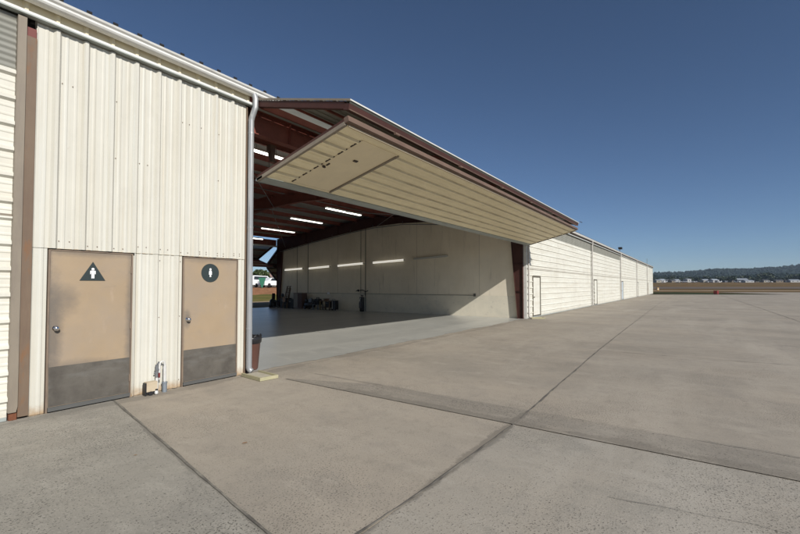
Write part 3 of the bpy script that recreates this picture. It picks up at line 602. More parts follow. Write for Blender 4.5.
# ------------------------------------------------------------------ open bifold door
def leaf_map(A,B):
    A=V(A);B=V(B); d=(B-A).normalized(); n=V((0,d.z,-d.y))   # n: d=( -y ) -> n
    return A,d,n,(B-A).length
def open_door(xa,xb,hinge,fold_u,fold_l,bot,walk,rear=False):
    sgn=-1 if not rear else 1
    L=xb-xa
    # upper leaf : outer sheet on top, frame below
    A=V((0,*hinge)); B=V((0,*fold_u)); d=(B-A).normalized(); up=V((1,0,0)).cross(d)
    if up.z<0: up=-up
    LU=(B-A).length
    ex=V((1,0,0))
    def bx(mb,x0,x1,s0,s1,n0,n1,O,dd,nn,mi=0):
        vs=[O+ex*x+dd*s+nn*n for n in (n0,n1) for (x,s) in ((x0,s0),(x1,s0),(x1,s1),(x0,s1))]
        mb.add(vs,[(0,3,2,1),(4,5,6,7),(0,1,5,4),(1,2,6,5),(2,3,7,6),(3,0,4,7)],mi)
    fr=MB()
    O=A
    for x in (xa,xb-.09): bx(fr,x,x+.09,0,LU-.11,-.11,-.006,O,d,up,1)
    bx(fr,xa,xb,LU-.108,LU,-.125,-.030,O,d,up,1); bx(fr,xa+.01,xb-.01,LU+.0005,LU+.016,-.123,-.106,O,d,up,2)
    bx(fr,xa+.09,xb-.09,.0,.09,-.12,-.006,O,d,up)
    for s in (.78,1.55): bx(fr,xa+.091,xb-.091,s,s+.05,-.07,-.034,O,d,up)
    x=xa+3.
    while x<xb-1: bx(fr,x,x+.06,.1,LU-.11,-.13,-.071,O,d,up); x+=3.
    # lower leaf frame
    A2=V((0,*bot)); B2=V((0,*fold_l)); d2=(B2-A2).normalized(); dn=V((1,0,0)).cross(d2)
    if dn.z>0: dn=-dn
    LL=(B2-A2).length
    for x in (xa,xb-.08): bx(fr,x,x+.08,0,LL-.09,-.070,-.030,A2,d2,dn,1); bx(fr,x+(.0 if x<xa+.01 else .03),x+(.052 if x<xa+.01 else .08),-.002,LL-.089,-.0295,.030,A2,d2,dn,3)
    bx(fr,xa,xb,LL-.088,LL,-.085,.004,A2,d2,dn,2)
    bx(fr,xa+.08,xb-.08,.02,.10,-.10,-.006,A2,d2,dn)
    for s in (.8,1.5): bx(fr,xa+.081,xb-.081,s,s+.05,-.09,-.006,A2,d2,dn)
    x=xa+3.
    while x<xb-1: bx(fr,x,x+.05,.101,LL-.09,-.098,-.007,A2,d2,dn); x+=3.
    # folded hinge knuckles along the fold
    x=xa+1.2
    while x<xb:
        m1=(B+B2)/2; fr.tube([ex*x+m1+V((0,sgn*.01,0))-ex*.06,ex*x+m1+V((0,sgn*.01,0))+ex*.06],.025,8,2); x+=2.4
    D=part(fr,'bifold_door',[M['redbrown'],M['redbrown_dark'],M['redbrown_hi'],M['graybrown']],label='open bifold door folded out over the apron' if not rear else None)
    zb_=.62  # fibreglass band near the hinge
    up1=MB(); up1.sheet(A+ex*xa+d*(zb_+.001),ex,L,d,LU-zb_-.002,up,prof(LU-zb_-.002,.305,.16)); 
    bx(up1,xa-.01,xb+.01,LU+.001,LU+.014,.014,.034,A,d,up,1); bx(up1,xa,xb,LU-.004,LU+.0005,-.028,.013,A,d,up,3)
    bx(up1,xa-.016,xa-.001,.02,LU+.012,.004,.036,A,d,up,2)
    bx(up1,xb+.001,xb+.012,.02,LU+.012,-.03,.036,A,d,up,1)
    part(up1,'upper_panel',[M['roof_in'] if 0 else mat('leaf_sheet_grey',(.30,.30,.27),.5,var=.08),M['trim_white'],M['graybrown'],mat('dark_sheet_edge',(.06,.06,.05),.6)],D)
    bd=MB(); bd.sheet(A+ex*xa+d*.03,ex,L,d,zb_-.03,up,wave(zb_-.03)); part(bd,'fibreglass_band',M['grp'],D)
    lo=MB(); cuts=[(xa+.053,xb-.082,.16,LL-.10)]
    if walk: 
        w0,w1,s0,s1=walk; cuts=[(xa+.053,w0,.16,LL-.10),(w1,xb-.082,.16,LL-.10),(w0,w1,s1,LL-.10)]
        if s0>.17: cuts.append((w0,w1,.16,s0))
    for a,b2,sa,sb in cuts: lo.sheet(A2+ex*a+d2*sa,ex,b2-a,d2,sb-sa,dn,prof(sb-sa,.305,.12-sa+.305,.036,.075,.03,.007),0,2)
    bx(lo,xa+.08,xb-.08,LL-.099,LL-.078,.0,.036,A2,d2,dn,1)
    part(lo,'lower_panel',[M['leaf_cream'],M['cardtan'],mat('grimy_rib_side',(.64,.565,.39),.6,layers=[((.42,.35,.23),(1.2,9,9),.45,.62,.8)],var=.1)],D)  # rib sides take a darker colour that paints in their shading
    se=MB(); bx(se,xa,xb,-.02,.155,-.02,.022,A2,d2,dn,0); bx(se,xa,xb,-.035,-.021,-.01,.018,A2,d2,dn,1); part(se,'bottom_seal',[M['rubber'],M['galv']],D)
    if walk:
        w=MB(); bx(w,w0+.03,w1-.05,s0+.03,s1-.03,-.02,.006,A2,d2,dn,0)
        bx(w,w1-.045,w1,s0,s1,-.02,.030,A2,d2,dn,1)
        bx(w,w0,w1-.046,s0,s0+.028,-.02,.016,A2,d2,dn,2); bx(w,w0+.03,w1-.046,s1-.028,s1,-.02,.016,A2,d2,dn,2)
        s=s0+.03
        while s<s1-.1: bx(w,w0+.002,w0+.024,s,min(s+.22,s1),-.02,.014,A2,d2,dn,3); bx(w,w0+.002,w0+.020,s+.22,s+.305,-.02,.004,A2,d2,dn,2); s+=.305
        bx(w,w0+.06,w0+.12,s0+.80,s0+.825,.006,.045,A2,d2,dn,3); bx(w,w0+.10,w0+.125,s0+.86,s0+.94,.006,.025,A2,d2,dn,3); bx(w,w0+.42,w0+.52,s0+1.22,s0+1.27,.006,.02,A2,d2,dn,3)
        part(w,'walk_door',[M['leafdoor'],M['graybrown'],M['leafdoor'],mat('hinge_gap',(.06,.045,.035),.7)],D)
    return D
M['leafdoor']=mat('leaf_walk_door_paint',(.80,.70,.49),.5,layers=[((.66,.57,.41),(3,3,3),.5,.75,.4)],var=.04)
open_door(X0+.06,X1-.06,(-.13,4.94),(-2.39,4.335),(-2.37,4.05),(-.14,3.49),(5.15,6.20,.22,2.04))
open_door(X0+.1,X1-.2,(DEPTH+.1,4.55),(DEPTH+2.0,3.62),(DEPTH+1.9,3.46),(DEPTH+.15,2.92),None,True)
open_door(X1+.1,X1+14.9,(DEPTH+.1,4.25),(DEPTH+1.5,3.06),(DEPTH+1.4,2.92),(DEPTH+.25,1.95),None,True)
mb=MB(); mb.box(X1-.006,X1+.066,-.035,.115,0,4.79); part(mb,'corner_flashing',M['trim_white'])
mb=MB(); mb.bar((X1-.08,-2.45,4.40),(X1+.12,-2.50,4.38),.02,.02); part(mb,'leaf_latch',M['black'])
# ------------------------------------------------------------------ strip lights
def light(name,a,b2,m,label,cat,grp,vertical=False):
    a=V(a);b2=V(b2); e=empty(name,(a+b2)/2); d=(b2-a)/2
    tag(e,label,cat,grp)
    off=V((0,0,.05)) if not vertical else V((.05,0,0))
    mb=MB(); mb.bar(-d+off,d+off,.12,.06); mb.build('housing',M['lamphouse'],e)
    for s in (-.035,.035):
        mb=MB(); o=V((0,s,0)) if not vertical else V((-.01,0,s)); ins=d.normalized()*.04
        mb.tube([-d+o+ins,d+o-ins],.022,8); mb.build('tube',m,e)
    for k in (-.7,.7):
        mb=MB(); 
        if not vertical: mb.tube([d*k+off,d*k+off+V((0,0,.35))],.006,5); mb.build('hanger',M['greymetal'],e)
    return e
g1='strip lights under the hangar roof'
light('ceiling_light',(12.97,6.7,5.0),(15.35,6.7,5.0),M['tube_bright'],'strip light under the red-brown roof, highest one on the right','light',g1)
light('ceiling_light',(13.9,10.15,5.0),(16.1,10.15,5.0),M['tube_bright'],'strip light under the roof, second from the right','light',g1)
light('ceiling_light',(15.1,14.2,4.95),(17.6,14.2,4.95),M['tube_bright'],'strip light under the roof, third from the right','light',g1)
light('ceiling_light',(14.6,16.6,4.62),(17.0,16.6,4.62),M['tube_bright'],'strip light lowest and leftmost, near the rear opening','light',g1)
light('ceiling_light',(6.1,2.55,5.02),(8.5,2.55,5.02),M['tube_bright'],'strip light seen in the gap above the raised door','light',g1)
light('ceiling_light',(13.2,17.7,4.32),(19.0,17.7,4.32),M['tube_off'],'pale strip above the rear opening, seen past the downpipe','light',g1)
for k,(y,z) in enumerate(((6.7,5.0),(10.15,5.0),(14.2,4.95))):  # unseen extra fixtures, added to brighten the hangar interior
    light('ceiling_light',(6.1,y,z),(8.5,y,z),M['tube_bright'],['strip light in the near bay half, in line with the rightmost lit one','strip light in the near bay half, in line with the second lit one','strip light in the near bay half, in line with the third lit one'][k],'light',g1)
g2='strip lights in a row on the partition wall'
for i,(ya,za,yb,zb,mm) in enumerate(((17.45,2.69,15.55,2.75,1),(14.95,2.74,12.95,2.83,1),(12.25,2.845,10.05,2.94,1),(9.33,2.95,7.0,3.04,1),(6.35,3.07,4.2,3.15,0))):
    light('wall_light',(X1-.09,ya,za),(X1-.09,yb,zb),M['tube_on'] if mm else M['tube_off'],
      ['lit strip light on the partition wall, nearest the rear opening','lit strip light on the partition wall, above the black clutter','lit strip light on the partition wall, between the vertical conduits','lit strip light on the partition wall, nearest the raised door','unlit grey strip light on the partition wall, beside the last lit one'][i],'light',g2,True)
# ------------------------------------------------------------------ things by the wall
def thing(name,loc,label,cat,group=None,rz=0):
    e=empty(name,loc,rz); tag(e,label,cat,group); return e
# trash bin inside the jamb
t=thing('trash_bin',(4.735,.27,0),'brown plastic trash bin with black liner rim behind the downpipe','bin')
mb=MB(); mb.lathe([(0,.012),(.135,.012),(.15,.03),(.195,.56),(.205,.57),(.205,.60),(.19,.60),(.18,.56),(.14,.05),(0,.05)],n=28); mb.build('body',M['bin'],t)
mb=MB(); mb.lathe([(.196,.50),(.212,.53),(.214,.60),(.205,.635),(.19,.62),(.175,.50),(.1,.45),(0,.44)],n=28)
for k in range(10):
    a=k*.63; mb.tube([(.19*math.cos(a),.19*math.sin(a),.61),(.21*math.cos(a+.2),.21*math.sin(a+.2),.635+.02*(k%3)),(.2*math.cos(a+.4),.2*math.sin(a+.4),.615)],.012,6)
mb.build('liner',M['bag'],t)
# splash blocks
def splash(x,y,rz,label,s=.86):
    t=thing('splash_block',(x,y,0),label,'splash block','splash blocks under the downpipes',rz)
    mb=MB(); mb.box(-.16*s,.16*s,-.33*s,.33*s,.006,.035,0); mb.build('base',M['concrete_edge'],t)
    mb=MB(); mb.box(-.20*s,-.162*s,-.36*s,.33*s,.006,.062); mb.box(.162*s,.20*s,-.36*s,.33*s,.006,.062); mb.box(-.161*s,.161*s,-.36*s,-.331*s,.006,.062); mb.build('rim',M['yellow'],t)
    return t
splash(4.45,-.42,R(-5),'yellow-edged concrete splash block at the foot of the near downpipe')
splash(19.9,-.40,R(35),'faded tan splash block at the corner beside the first closed hangar door',.9)
# water pipe with valve
t=thing('water_pipe',(2.97,-.10,0),'white and grey standpipe with valve rising from the apron between the restroom doors','pipe')
mb=MB(); mb.tube([(-.045,0,0),(-.045,0,.36)],.020,12); mb.build('white_riser',M['pvc'],t)
mb=MB(); mb.tube([(.065,0,.13),(.065,0,.40),(.055,0,.445),(.03,0,.46),(.0,0,.445),(-.01,0,.40),(-.01,0,.2)],.015,12); mb.tube([(.065,0,.16),(.065,0,.38)],.021,12); mb.build('return_bend',M['pvc'],t)
mb=MB(); mb.tube([(.065,0,0),(.065,0,.135)],.033,12); mb.tube([(.065,0,.13),(.065,0,.15)],.038,12); mb.build('grey_coupling',M['bluegrey'],t)
mb=MB(); mb.tube([(-.052,-.01,.24),(-.052,-.01,.42)],.022,10); mb.tube([(-.09,-.01,.30),(-.03,-.01,.30)],.012,8); mb.tube([(-.05,-.02,.42),(-.02,0,.455)],.012,8); mb.box(-.075,-.03,-.035,.01,.34,.36); mb.build('valve',M['greymetal'],t)
mb=MB(); mb.box(-.040,-.018,-.04,-.024,.235,.30); mb.build('valve_handle',M['darkred'],t)
t2=thing('valve_box',(2.84,-.095,0),'small tan box with black brackets on the apron left of the standpipe','box')
mb=MB(); mb.box(-.075,.07,-.06,.03,.055,.19); mb.build('cover',M['cardtan'],t2)
mb=MB(); mb.box(-.09,-.0755,-.055,.03,.006,.18); mb.box(-.07,.065,-.05,.02,.02,.054); mb.tube([(-.02,-.07,.03),(-.02,-.055,.03)],.03,12); mb.box(.04,.075,-.065,-.061,.01,.08); mb.build('bracket',M['black'],t2)
mb=MB(); mb.lathe([(0,.0),(.02,0),(.026,.02),(.02,.05),(0,.055)],(.05,-.075,.006),12); mb.build('white_cap',M['pvc'],t2)
# clutter along the partition
def tg(mb,name,m,par): return mb.build(name,m,par)
XI=X1-.45
# office chair
t=thing('office_chair',(XI-.05,17.75,.006),'black swivel chair standing at the rear corner of the hangar','chair',rz=R(30))
mb=MB(); mb.box(-.24,.24,-.23,.23,.43,.51); mb.build('seat',M['black'],t)
mb=MB(); mb.prism([(-.22,.60),(.22,.60),(.24,.8),(.20,1.02),(-.20,1.02),(-.24,.8)],(0,.22,0),(1,0,0),(0,0,1),(0,1,0),.06); mb.tube([(0,.24,.45),(0,.30,.62)],.02,8); mb.build('backrest',M['black'],t)
mb=MB(); mb.tube([(0,0,.1),(0,0,.43)],.03,10)
for k in range(5):
    a=k*2*math.pi/5; mb.tube([(0,0,.12),(.27*math.cos(a),.27*math.sin(a),.07)],.018,8); mb.lathe([(0,-.015),(.03,-.015),(.03,.015),(0,.015)],(.27*math.cos(a),.27*math.sin(a),.03),10,0,'x')
mb.build('base',M['greymetal'],t)
t=thing('floor_fan',(XI+.05,17.25,.006),'small round black fan on a thin pole near the rear corner','fan')
mb=MB(); mb.tube([(0,0,0.02),(0,0,.80)],.018,8); mb.lathe([(0,0),(.17,0),(.15,.03),(0,.035)],n=16); mb.build('pole',M['black'],t)
mb=MB(); mb.lathe([(0,.03),(.07,.04),(.13,.02),(.135,-.02),(.07,-.05),(0,-.05)],(0,0,.88),18,0,'x'); mb.build('head',M['black'],t)
def bag(loc,label,h,r,name='trash_bag'):
    mb=MB(); n=18; prf=[(0,0),(r*.9,.01),(r*1.05,h*.2),(r,h*.5),(r*.75,h*.75),(r*.25,h*.88),(r*.12,h*.93),(r*.3,h),(0,h*.98)]
    vs=[];fs=[]
    for (rr,z) in prf:
        for k in range(n):
            a=2*math.pi*k/n; q=rr*(1+.12*math.sin(3*a+z*9)+.08*math.sin(7*a+z*5)); vs.append((q*math.cos(a),q*math.sin(a),z))
    fs=[(i*n+k,i*n+(k+1)%n,(i+1)*n+(k+1)%n,(i+1)*n+k) for i in range(len(prf)-1) for k in range(n)]
    mb.add(vs,fs,0,True); o=mb.build(name,M['bag']); o.location=loc; tag(o,label,'bag'); return o
bag((XI-.1,18.15,.006),'knotted black bag nearest the rear opening',.72,.26)
def crate(x,y,w,d,h,m,label,name='storage_box',lid=True,z=.006):
    t=thing(name,(x,y,z),label,'box')
    mb=MB(); k=.04
    vs=[(-d/2+k,-w/2+k,0),(d/2-k,-w/2+k,0),(d/2-k,w/2-k,0),(-d/2+k,w/2-k,0),(-d/2,-w/2,h*.86),(d/2,-w/2,h*.86),(d/2,w/2,h*.86),(-d/2,w/2,h*.86)]
    mb.add(vs,[(0,3,2,1),(4,5,6,7),(0,1,5,4),(1,2,6,5),(2,3,7,6),(3,0,4,7)]); mb.build('body',m,t)
    mb=MB(); mb.box(-d/2-.02,d/2+.02,-w/2-.02,w/2+.02,h*.862,h*.94); mb.box(-d/2+.04,d/2-.04,-w/2+.04,w/2-.04,h*.941,h); mb.build('lid',m,t)
    mb=MB(); mb.box(-d/2-.035,-d/2-.005,-.08,.08,h*.7,h*.78); mb.build('handle',M['greymetal'],t)
    return t
crate(XI,16.85,.72,.5,.70,M['black'],'black lidded storage box left of the wooden ladder')
crate(XI+.02,16.12,.6,.5,.62,M['black'],'lower black storage box between the ladder and the cabinet')
# step ladder
t=thing('step_ladder',(XI-.38,16.55,.006),'folded wooden step ladder leaning on the partition wall','ladder')
for s in (-.22,.22):
    mb=MB(); mb.bar((0,s,0),(.40,s*.62,1.52),.035,.07); mb.build('rail',M['wood'],t)
    mb=MB(); mb.bar((.12,s*.9,.0),(.46,s*.55,1.38),.03,.04); mb.build('rear_leg',M['wood'],t)
for k in range(5):
    z=.26+k*.28; mb=MB(); w=.22*(1-.38*z/1.52); mb.box(.263*z-.05,.263*z+.07,-w,w,z-.012,z+.012); mb.build('step',M['wood'],t)
mb=MB(); mb.box(.32,.50,-.17,.17,1.50,1.53); mb.build('top_cap',M['wood'],t)
mb=MB(); mb.prism([(-.1,0),(.1,0),(.13,.22),(.05,.34),(-.06,.32),(-.12,.2)],(0.02,0,.45),(0,1,0),(0,0,1),(-1,0,0),.05); tag(mb.build('hanging_rag',mat('peach_cloth',(.34,.22,.15),.8)),'peach coloured rag hanging on the step ladder','rag').location=(XI-.40,16.55,.0)
# cabinet
t=thing('cabinet',(XI,15.35,.006),'tall grey-brown cabinet with two doors beside the ladder','cabinet')
mb=MB(); mb.box(-.22,.22,-.42,.42,.05,1.04,0); mb.box(-.19,.19,-.39,.39,0,.05,1); mb.box(-.24,.24,-.45,.45,1.041,1.07,1); mb.build('carcass',[M['cabinet_side'],M['cabinet']],t)
mb=MB(); mb.box(-.24,-.221,.005,.41,.07,1.02); mb.build('door',mat('light_cabinet_door',(.24,.215,.185),.6),t)
mb=MB(); mb.box(-.24,-.221,-.41,-.005,.07,1.02); mb.build('door',mat('dark_cabinet_door',(.08,.045,.037),.6),t)
mb=MB(); mb.tube([(-.255,.04,.5),(-.255,.04,.62)],.008,6); mb.tube([(-.255,-.04,.5),(-.255,-.04,.62)],.008,6); mb.build('handle',M['greymetal'],t)
# compressor, engine stand
t=thing('air_compressor',(XI-.05,14.35,.006),'black air compressor with wheels right of the cabinet','compressor')
mb=MB(); mb.lathe([(0,-.45),(.12,-.43),(.19,-.36),(.19,.36),(.12,.43),(0,.45)],(0,0,.30),18); 
mb=MB(); 
vs=[];
pr_=[(0,-.45),(.12,-.43),(.19,-.36),(.19,.36),(.12,.43),(0,.45)]; nn=18
for r_,yy in pr_:
    for k in range(nn): a=2*math.pi*k/nn; vs.append((r_*math.cos(a),yy,.30+r_*math.sin(a)))
mb.add(vs,[(i*nn+k,i*nn+(k+1)%nn,(i+1)*nn+(k+1)%nn,(i+1)*nn+k) for i in range(5) for k in range(nn)],0,True); mb.build('tank',M['black'],t)
mb=MB(); mb.box(-.12,.12,-.28,.0,.47,.68); mb.tube([(0,-.14,.66),(0,-.14,.76)],.07,12); 
for z in (.5,.54,.58,.62): mb.box(-.14,.14,-.30,.02,z,z+.012)
mb.build('motor',M['greymetal'],t)
mb=MB(); mb.box(-.1,.1,.05,.33,.47,.62); mb.lathe([(0,-.02),(.13,-.02),(.13,.02),(0,.02)],(-.14,.19,.56),16,0,'x'); mb.build('pump',M['black'],t)
for s in (-.22,.22):
    mb=MB(); mb.lathe([(.0,-.03),(.10,-.03),(.12,-.015),(.12,.015),(.10,.03),(0,.03)],(s,.25,.12),16,0,'x'); mb.build('wheel',M['black'],t)
mb=MB(); mb.tube([(-.16,-.36,.4),(-.16,-.62,.62),(.16,-.62,.62),(.16,-.36,.4)],.015,8); mb.box(-.03,.03,-.38,-.33,0,.15); mb.build('push_handle',M['greymetal'],t)
t=thing('engine_block',(XI-.02,13.62,.006),'dark engine on a low stand left of the wooden table','engine')
mb=MB()
for x in (-.2,.2):
    for y in (-.25,.25): mb.bar((x,y,0),(x,y,.30),.04,.04)
mb.box(-.23,.23,-.28,.28,.30,.33); mb.build('stand',M['greymetal'],t)
mb=MB(); mb.prism([(-.24,.33),(.24,.33),(.26,.52),(.12,.70),(-.12,.70),(-.26,.52)],(-.18,0,0),(0,1,0),(0,0,1),(1,0,0),.36)
for y in (-.15,0,.15): mb.tube([(-.19,y,.58),(-.25,y,.50),(-.25,y,.40)],.025,8)
mb.lathe([(0,-.03),(.11,-.03),(.11,.03),(0,.03)],(-.21,.05,.42),16,0,'x'); mb.tube([(0,-.1,.7),(0,-.1,.78),(0,.1,.78),(0,.1,.7)],.03,8); mb.build('engine',M['black'],t)
t=thing('wooden_table',(XI,12.75,.006),'low brown wooden table with a yellowish leg beside the dark engine','table')
mb=MB(); mb.box(-.28,.28,-.45,.45,.56,.60); mb.build('tabletop',M['wood'],t)
for x in (-.25,.25):
    for y in (-.42,.42): mb=MB(); mb.box(x-.03,x+.03,y-.03,y+.03,0,.559); mb.build('leg',mat('ochre_wood',(.20,.15,.06),.7) if y>0 else M['wood'],t)
mb=MB(); mb.box(-.25,.25,-.39,.39,.16,.19); mb.build('lower_shelf',M['wood'],t)
crate(XI-.02,12.6,.34,.36,.34,M['black'],'black case on the lower shelf of the wooden table','tool_case',z=.20)
crate(XI,12.85,.25,.3,.13,mat('brown_carton',(.25,.14,.08),.8),'brown carton lying on the wooden table','carton',z=.606)
t=thing('wheeled_case',(XI,12.1,.006),'black wheeled case with pale stripe at the right end of the clutter','case')
mb=MB(); mb.box(-.14,.14,-.16,.16,.06,.62); mb.build('body',M['black'],t)
mb=MB(); mb.box(-.152,-.141,.05,.11,.08,.58); mb.build('stripe',M['lamphouse'],t)
mb=MB(); mb.tube([(-.1,-.12,.6),(-.1,-.12,.70),(-.1,.12,.70),(-.1,.12,.6)],.012,8); mb.build('handle',M['greymetal'],t)
for y in (-.13,.13): mb=MB(); mb.lathe([(0,-.02),(.05,-.02),(.05,.02),(0,.02)],(-.1,y,.05),10,0,'x'); mb.build('wheel',M['black'],t)
# golf bag style carrier
t=thing('golf_bag',(X1-.30,9.97,.006),'slim black golf bag standing alone against the partition wall','bag')
mb=MB(); mb.lathe([(0,0),(.13,0),(.145,.04),(.14,.45),(.15,.80),(.155,.86),(.14,.87),(.13,.84),(0,.80)],n=20); mb.build('body',M['black'],t)
mb=MB(); mb.prism([(-.07,.20),(.07,.20),(.08,.5),(.05,.62),(-.05,.62),(-.08,.5)],(-.125,0,0),(0,1,0),(0,0,1),(-1,0,0),.06); mb.build('pocket',mat('grey_pocket_cloth',(.09,.09,.10),.7),t)
mb=MB(); mb.tube([(-.16,.02,.62),(-.20,.0,.72),(-.15,-.02,.82)],.012,8); mb.build('strap',M['white'],t)
mb=MB()
for k in range(5): a=k*1.25; mb.tube([(.05*math.cos(a),.05*math.sin(a),.8),(.07*math.cos(a),.07*math.sin(a),.93+.02*(k%3))],.008,6); mb.lathe([(0,-.02),(.025,-.02),(.03,.02),(0,.03)],(.07*math.cos(a),.07*math.sin(a),.95+.02*(k%3)),8)
mb.build('club_set',M['black'],t)
# roof-edge lamp and antenna on the closed row
t=thing('floodlight',(49.7,-.05,5.18),'small dark floodlight on a bracket at the roof edge of the closed row','floodlight')
mb=MB(); mb.tube([(0,0,0),(0,0,.28)],.03,8); mb.build('bracket',M['greymetal'],t)
mb=MB(); mb.prism([(-.22,.0),(.22,.0),(.30,.22),(-.30,.22)],(0,-.22,.26),(1,0,0),(0,0,1),(0,1,0),.34); mb.build('lamp_head',M['black'],t)
t=thing('antenna',(80.5,-.05,5.18),'thin antenna on the roof edge near the far end of the row','antenna')
mb=MB(); mb.tube([(0,0,0),(0,0,.9)],.03,6); mb.build('mast',M['greymetal'],t); mb=MB()
for z,w in ((.85,.35),(.65,.5),(.45,.35)): mb.tube([(-w,0,z),(w,0,z)],.02,5)
mb.build('element',M['greymetal'],t)
# ------------------------------------------------------------------ verge markers
px,py,_=uv(72.0,54.8)
t=thing('marker_box',(px,py,0),'bright red box marker on the dark verge at the end of the apron','marker',rz=-phi)
mb=MB(); mb.box(-.2,.2,-.30,.30,.08,.68); mb.build('case',M['red'],t); mb=MB(); mb.box(-.205,.205,-.305,.305,.10,.36); mb.build('band',M['darkred'],t)
mb=MB(); 
for y in (-.28,.28): mb.box(-.04,.04,y-.04,y+.04,-.02,.12)
mb.build('foot',M['black'],t)
px,py,_=uv(133,82.5)
t=thing('marker_barrel',(px,py,0),'amber barrel marker in the dry grass just past the end of the hangar','barrel')
mb=MB(); mb.lathe([(0,0),(.36,0),(.36,.3),(.33,.31),(.33,.55),(.36,.56),(.36,.85),(.30,.9),(0,.9)],n=16); mb.build('body',M['orange'],t); mb=MB(); mb.lathe([(.335,.33),(.345,.34),(.345,.53),(.335,.54)],n=16); mb.build('band',M['white'],t)
# ------------------------------------------------------------------ trees
def tree_mesh(name,h,r,leafm,n=900,seed=1,leaf=.5,squat=.7,join=True):
    q=random.Random(seed); t=MB(); c=MB()
    t.tube([(0,0,-.2),(.1*q.uniform(-1,1),.1,h*.25),(q.uniform(-.2,.2),.0,h*.55)],.2,8,0,True,[h*.035,h*.026,h*.012])
    for k in range(6):
        a=q.uniform(0,6.28); t.tube([(0,0,h*.25+k*h*.04),(r*.35*math.cos(a),r*.35*math.sin(a),h*.5),(r*.6*math.cos(a),r*.6*math.sin(a),h*.62)],.1,6,0,False,[h*.014,h*.008,h*.003])
    cl=[(q.uniform(-1,1)*r*.62,q.uniform(-1,1)*r*.62,h*(.5+.38*q.random()),r*q.uniform(.28,.5)) for _ in range(16)]
    for i in range(n):
        x,y,z,cr=q.choice(cl); a=q.uniform(0,6.28); b2=math.acos(q.uniform(-1,1)); rr=cr*q.uniform(.6,1.05)
        p=V((x+rr*math.sin(b2)*math.cos(a),y+rr*math.sin(b2)*math.sin(a),z+rr*math.cos(b2)*squat))
        u=V((q.uniform(-1,1),q.uniform(-1,1),q.uniform(-1,1))).normalized(); v=u.cross(V((q.uniform(-1,1),q.uniform(-1,1),q.uniform(-1,1)))).normalized(); s=leaf*q.uniform(.6,1.2)
        c.add([p-u*s-v*s*.6,p+u*s-v*s*.5,p+u*s*.7+v*s*.6,p-u*s*.8+v*s*.7],[(0,1,2,3)])
    if join:
        m=MB(); m.v=list(t.v); m.f=list(t.f); m.m=[0]*len(t.f); m.sm=list(t.sm); b0=len(m.v); m.v+=c.v; m.f+=[tuple(i+b0 for i in f) for f in c.f]; m.m+=[1]*len(c.f); m.sm+=[False]*len(c.f)
        return m.build(name,[M['bark'],leafm])
    e=empty(name); t.build('trunk',M['bark'],e); c.build('crown',leafm,e); return e
def rearpt(px,depth): # helper along the view through the rear opening
    pass
# rear scene seen through the hangar (positions in metres)
rt_=V((math.sin(phi),-math.cos(phi),0))
def wp(u,v,z=0): p=V((0,-6.55,0))+fh*u+rh*v; return (p.x,p.y,z)
t=tree_mesh('leafy_tree',3.6,2.6,M['leaf'],2200,3,.20,.7,False); t.location=wp(95,-32.3,1.4); tag(t,'bushy green tree on the terrace seen through the rear opening','tree')
def vehicle(loc,rz,label,s=1.,kind='van'):
    t=thing('parked_van' if kind=='van' else 'parked_car',loc,label,kind,None,rz)
    pts=[(-2.3,.35),(2.3,.35),(2.35,.75),(1.9,.98),(1.35,1.15),(.75,1.72),(-2.0,1.78),(-2.28,1.5),(-2.35,.9)] if kind=='van' else [(-2.2,.3),(2.2,.3),(2.25,.7),(1.5,.88),(.9,.95),(.35,1.4),(-1.0,1.42),(-1.6,1.0),(-2.2,.9)]
    mb=MB(); mb.prism(pts,(0,-.85,0),(1,0,0),(0,0,1),(0,1,0),1.7); mb.build('body',M['carwhite'],t)
    wn=[(-1.9,1.15),(1.0,1.15),(.62,1.6),(-1.85,1.63)] if kind=='van' else [(-1.2,.98),(.65,.98),(.25,1.32),(-.9,1.34)]
    for y in (-.853,.833):
        mb=MB(); mb.prism(wn,(0,y,0),(1,0,0),(0,0,1),(0,1,0),.02); mb.build('side_window',M['glass'],t)
    for x in (-1.4,1.4):
        for y in (-.86,.66): mb=MB(); mb.lathe([(0,0),(.2,0),(.34,.02),(.34,.18),(.2,.2),(0,.2)],(x,y,.34),16,0,'y'); mb.build('wheel',M['black'],t)
    return t
vehicle(wp(64,-21.6,1.32),R(6),'white van on the far terrace, left one seen through the rear opening')
vehicle(wp(63,-19.2,1.32),R(0),'white car on the far terrace, nearest the open rear jamb',kind='car')
mb=MB(); mb.prism([(-.55,1.5),(.55,1.5),(.25,.55),(.05,.02),(-.05,.02)],(0,0,0),(1,0,0),(0,0,1),(0,1,0),.03); mb.tube([(.0,.03,0),(.0,.03,1.6)],.03,6); o=mb.build('banner',M['green']); o.location=wp(60.5,-20.1,1.2); o.rotation_euler=(0,0,-phi+R(90)-R(75)); tag(o,'green tapering banner in front of the white vehicles','banner')
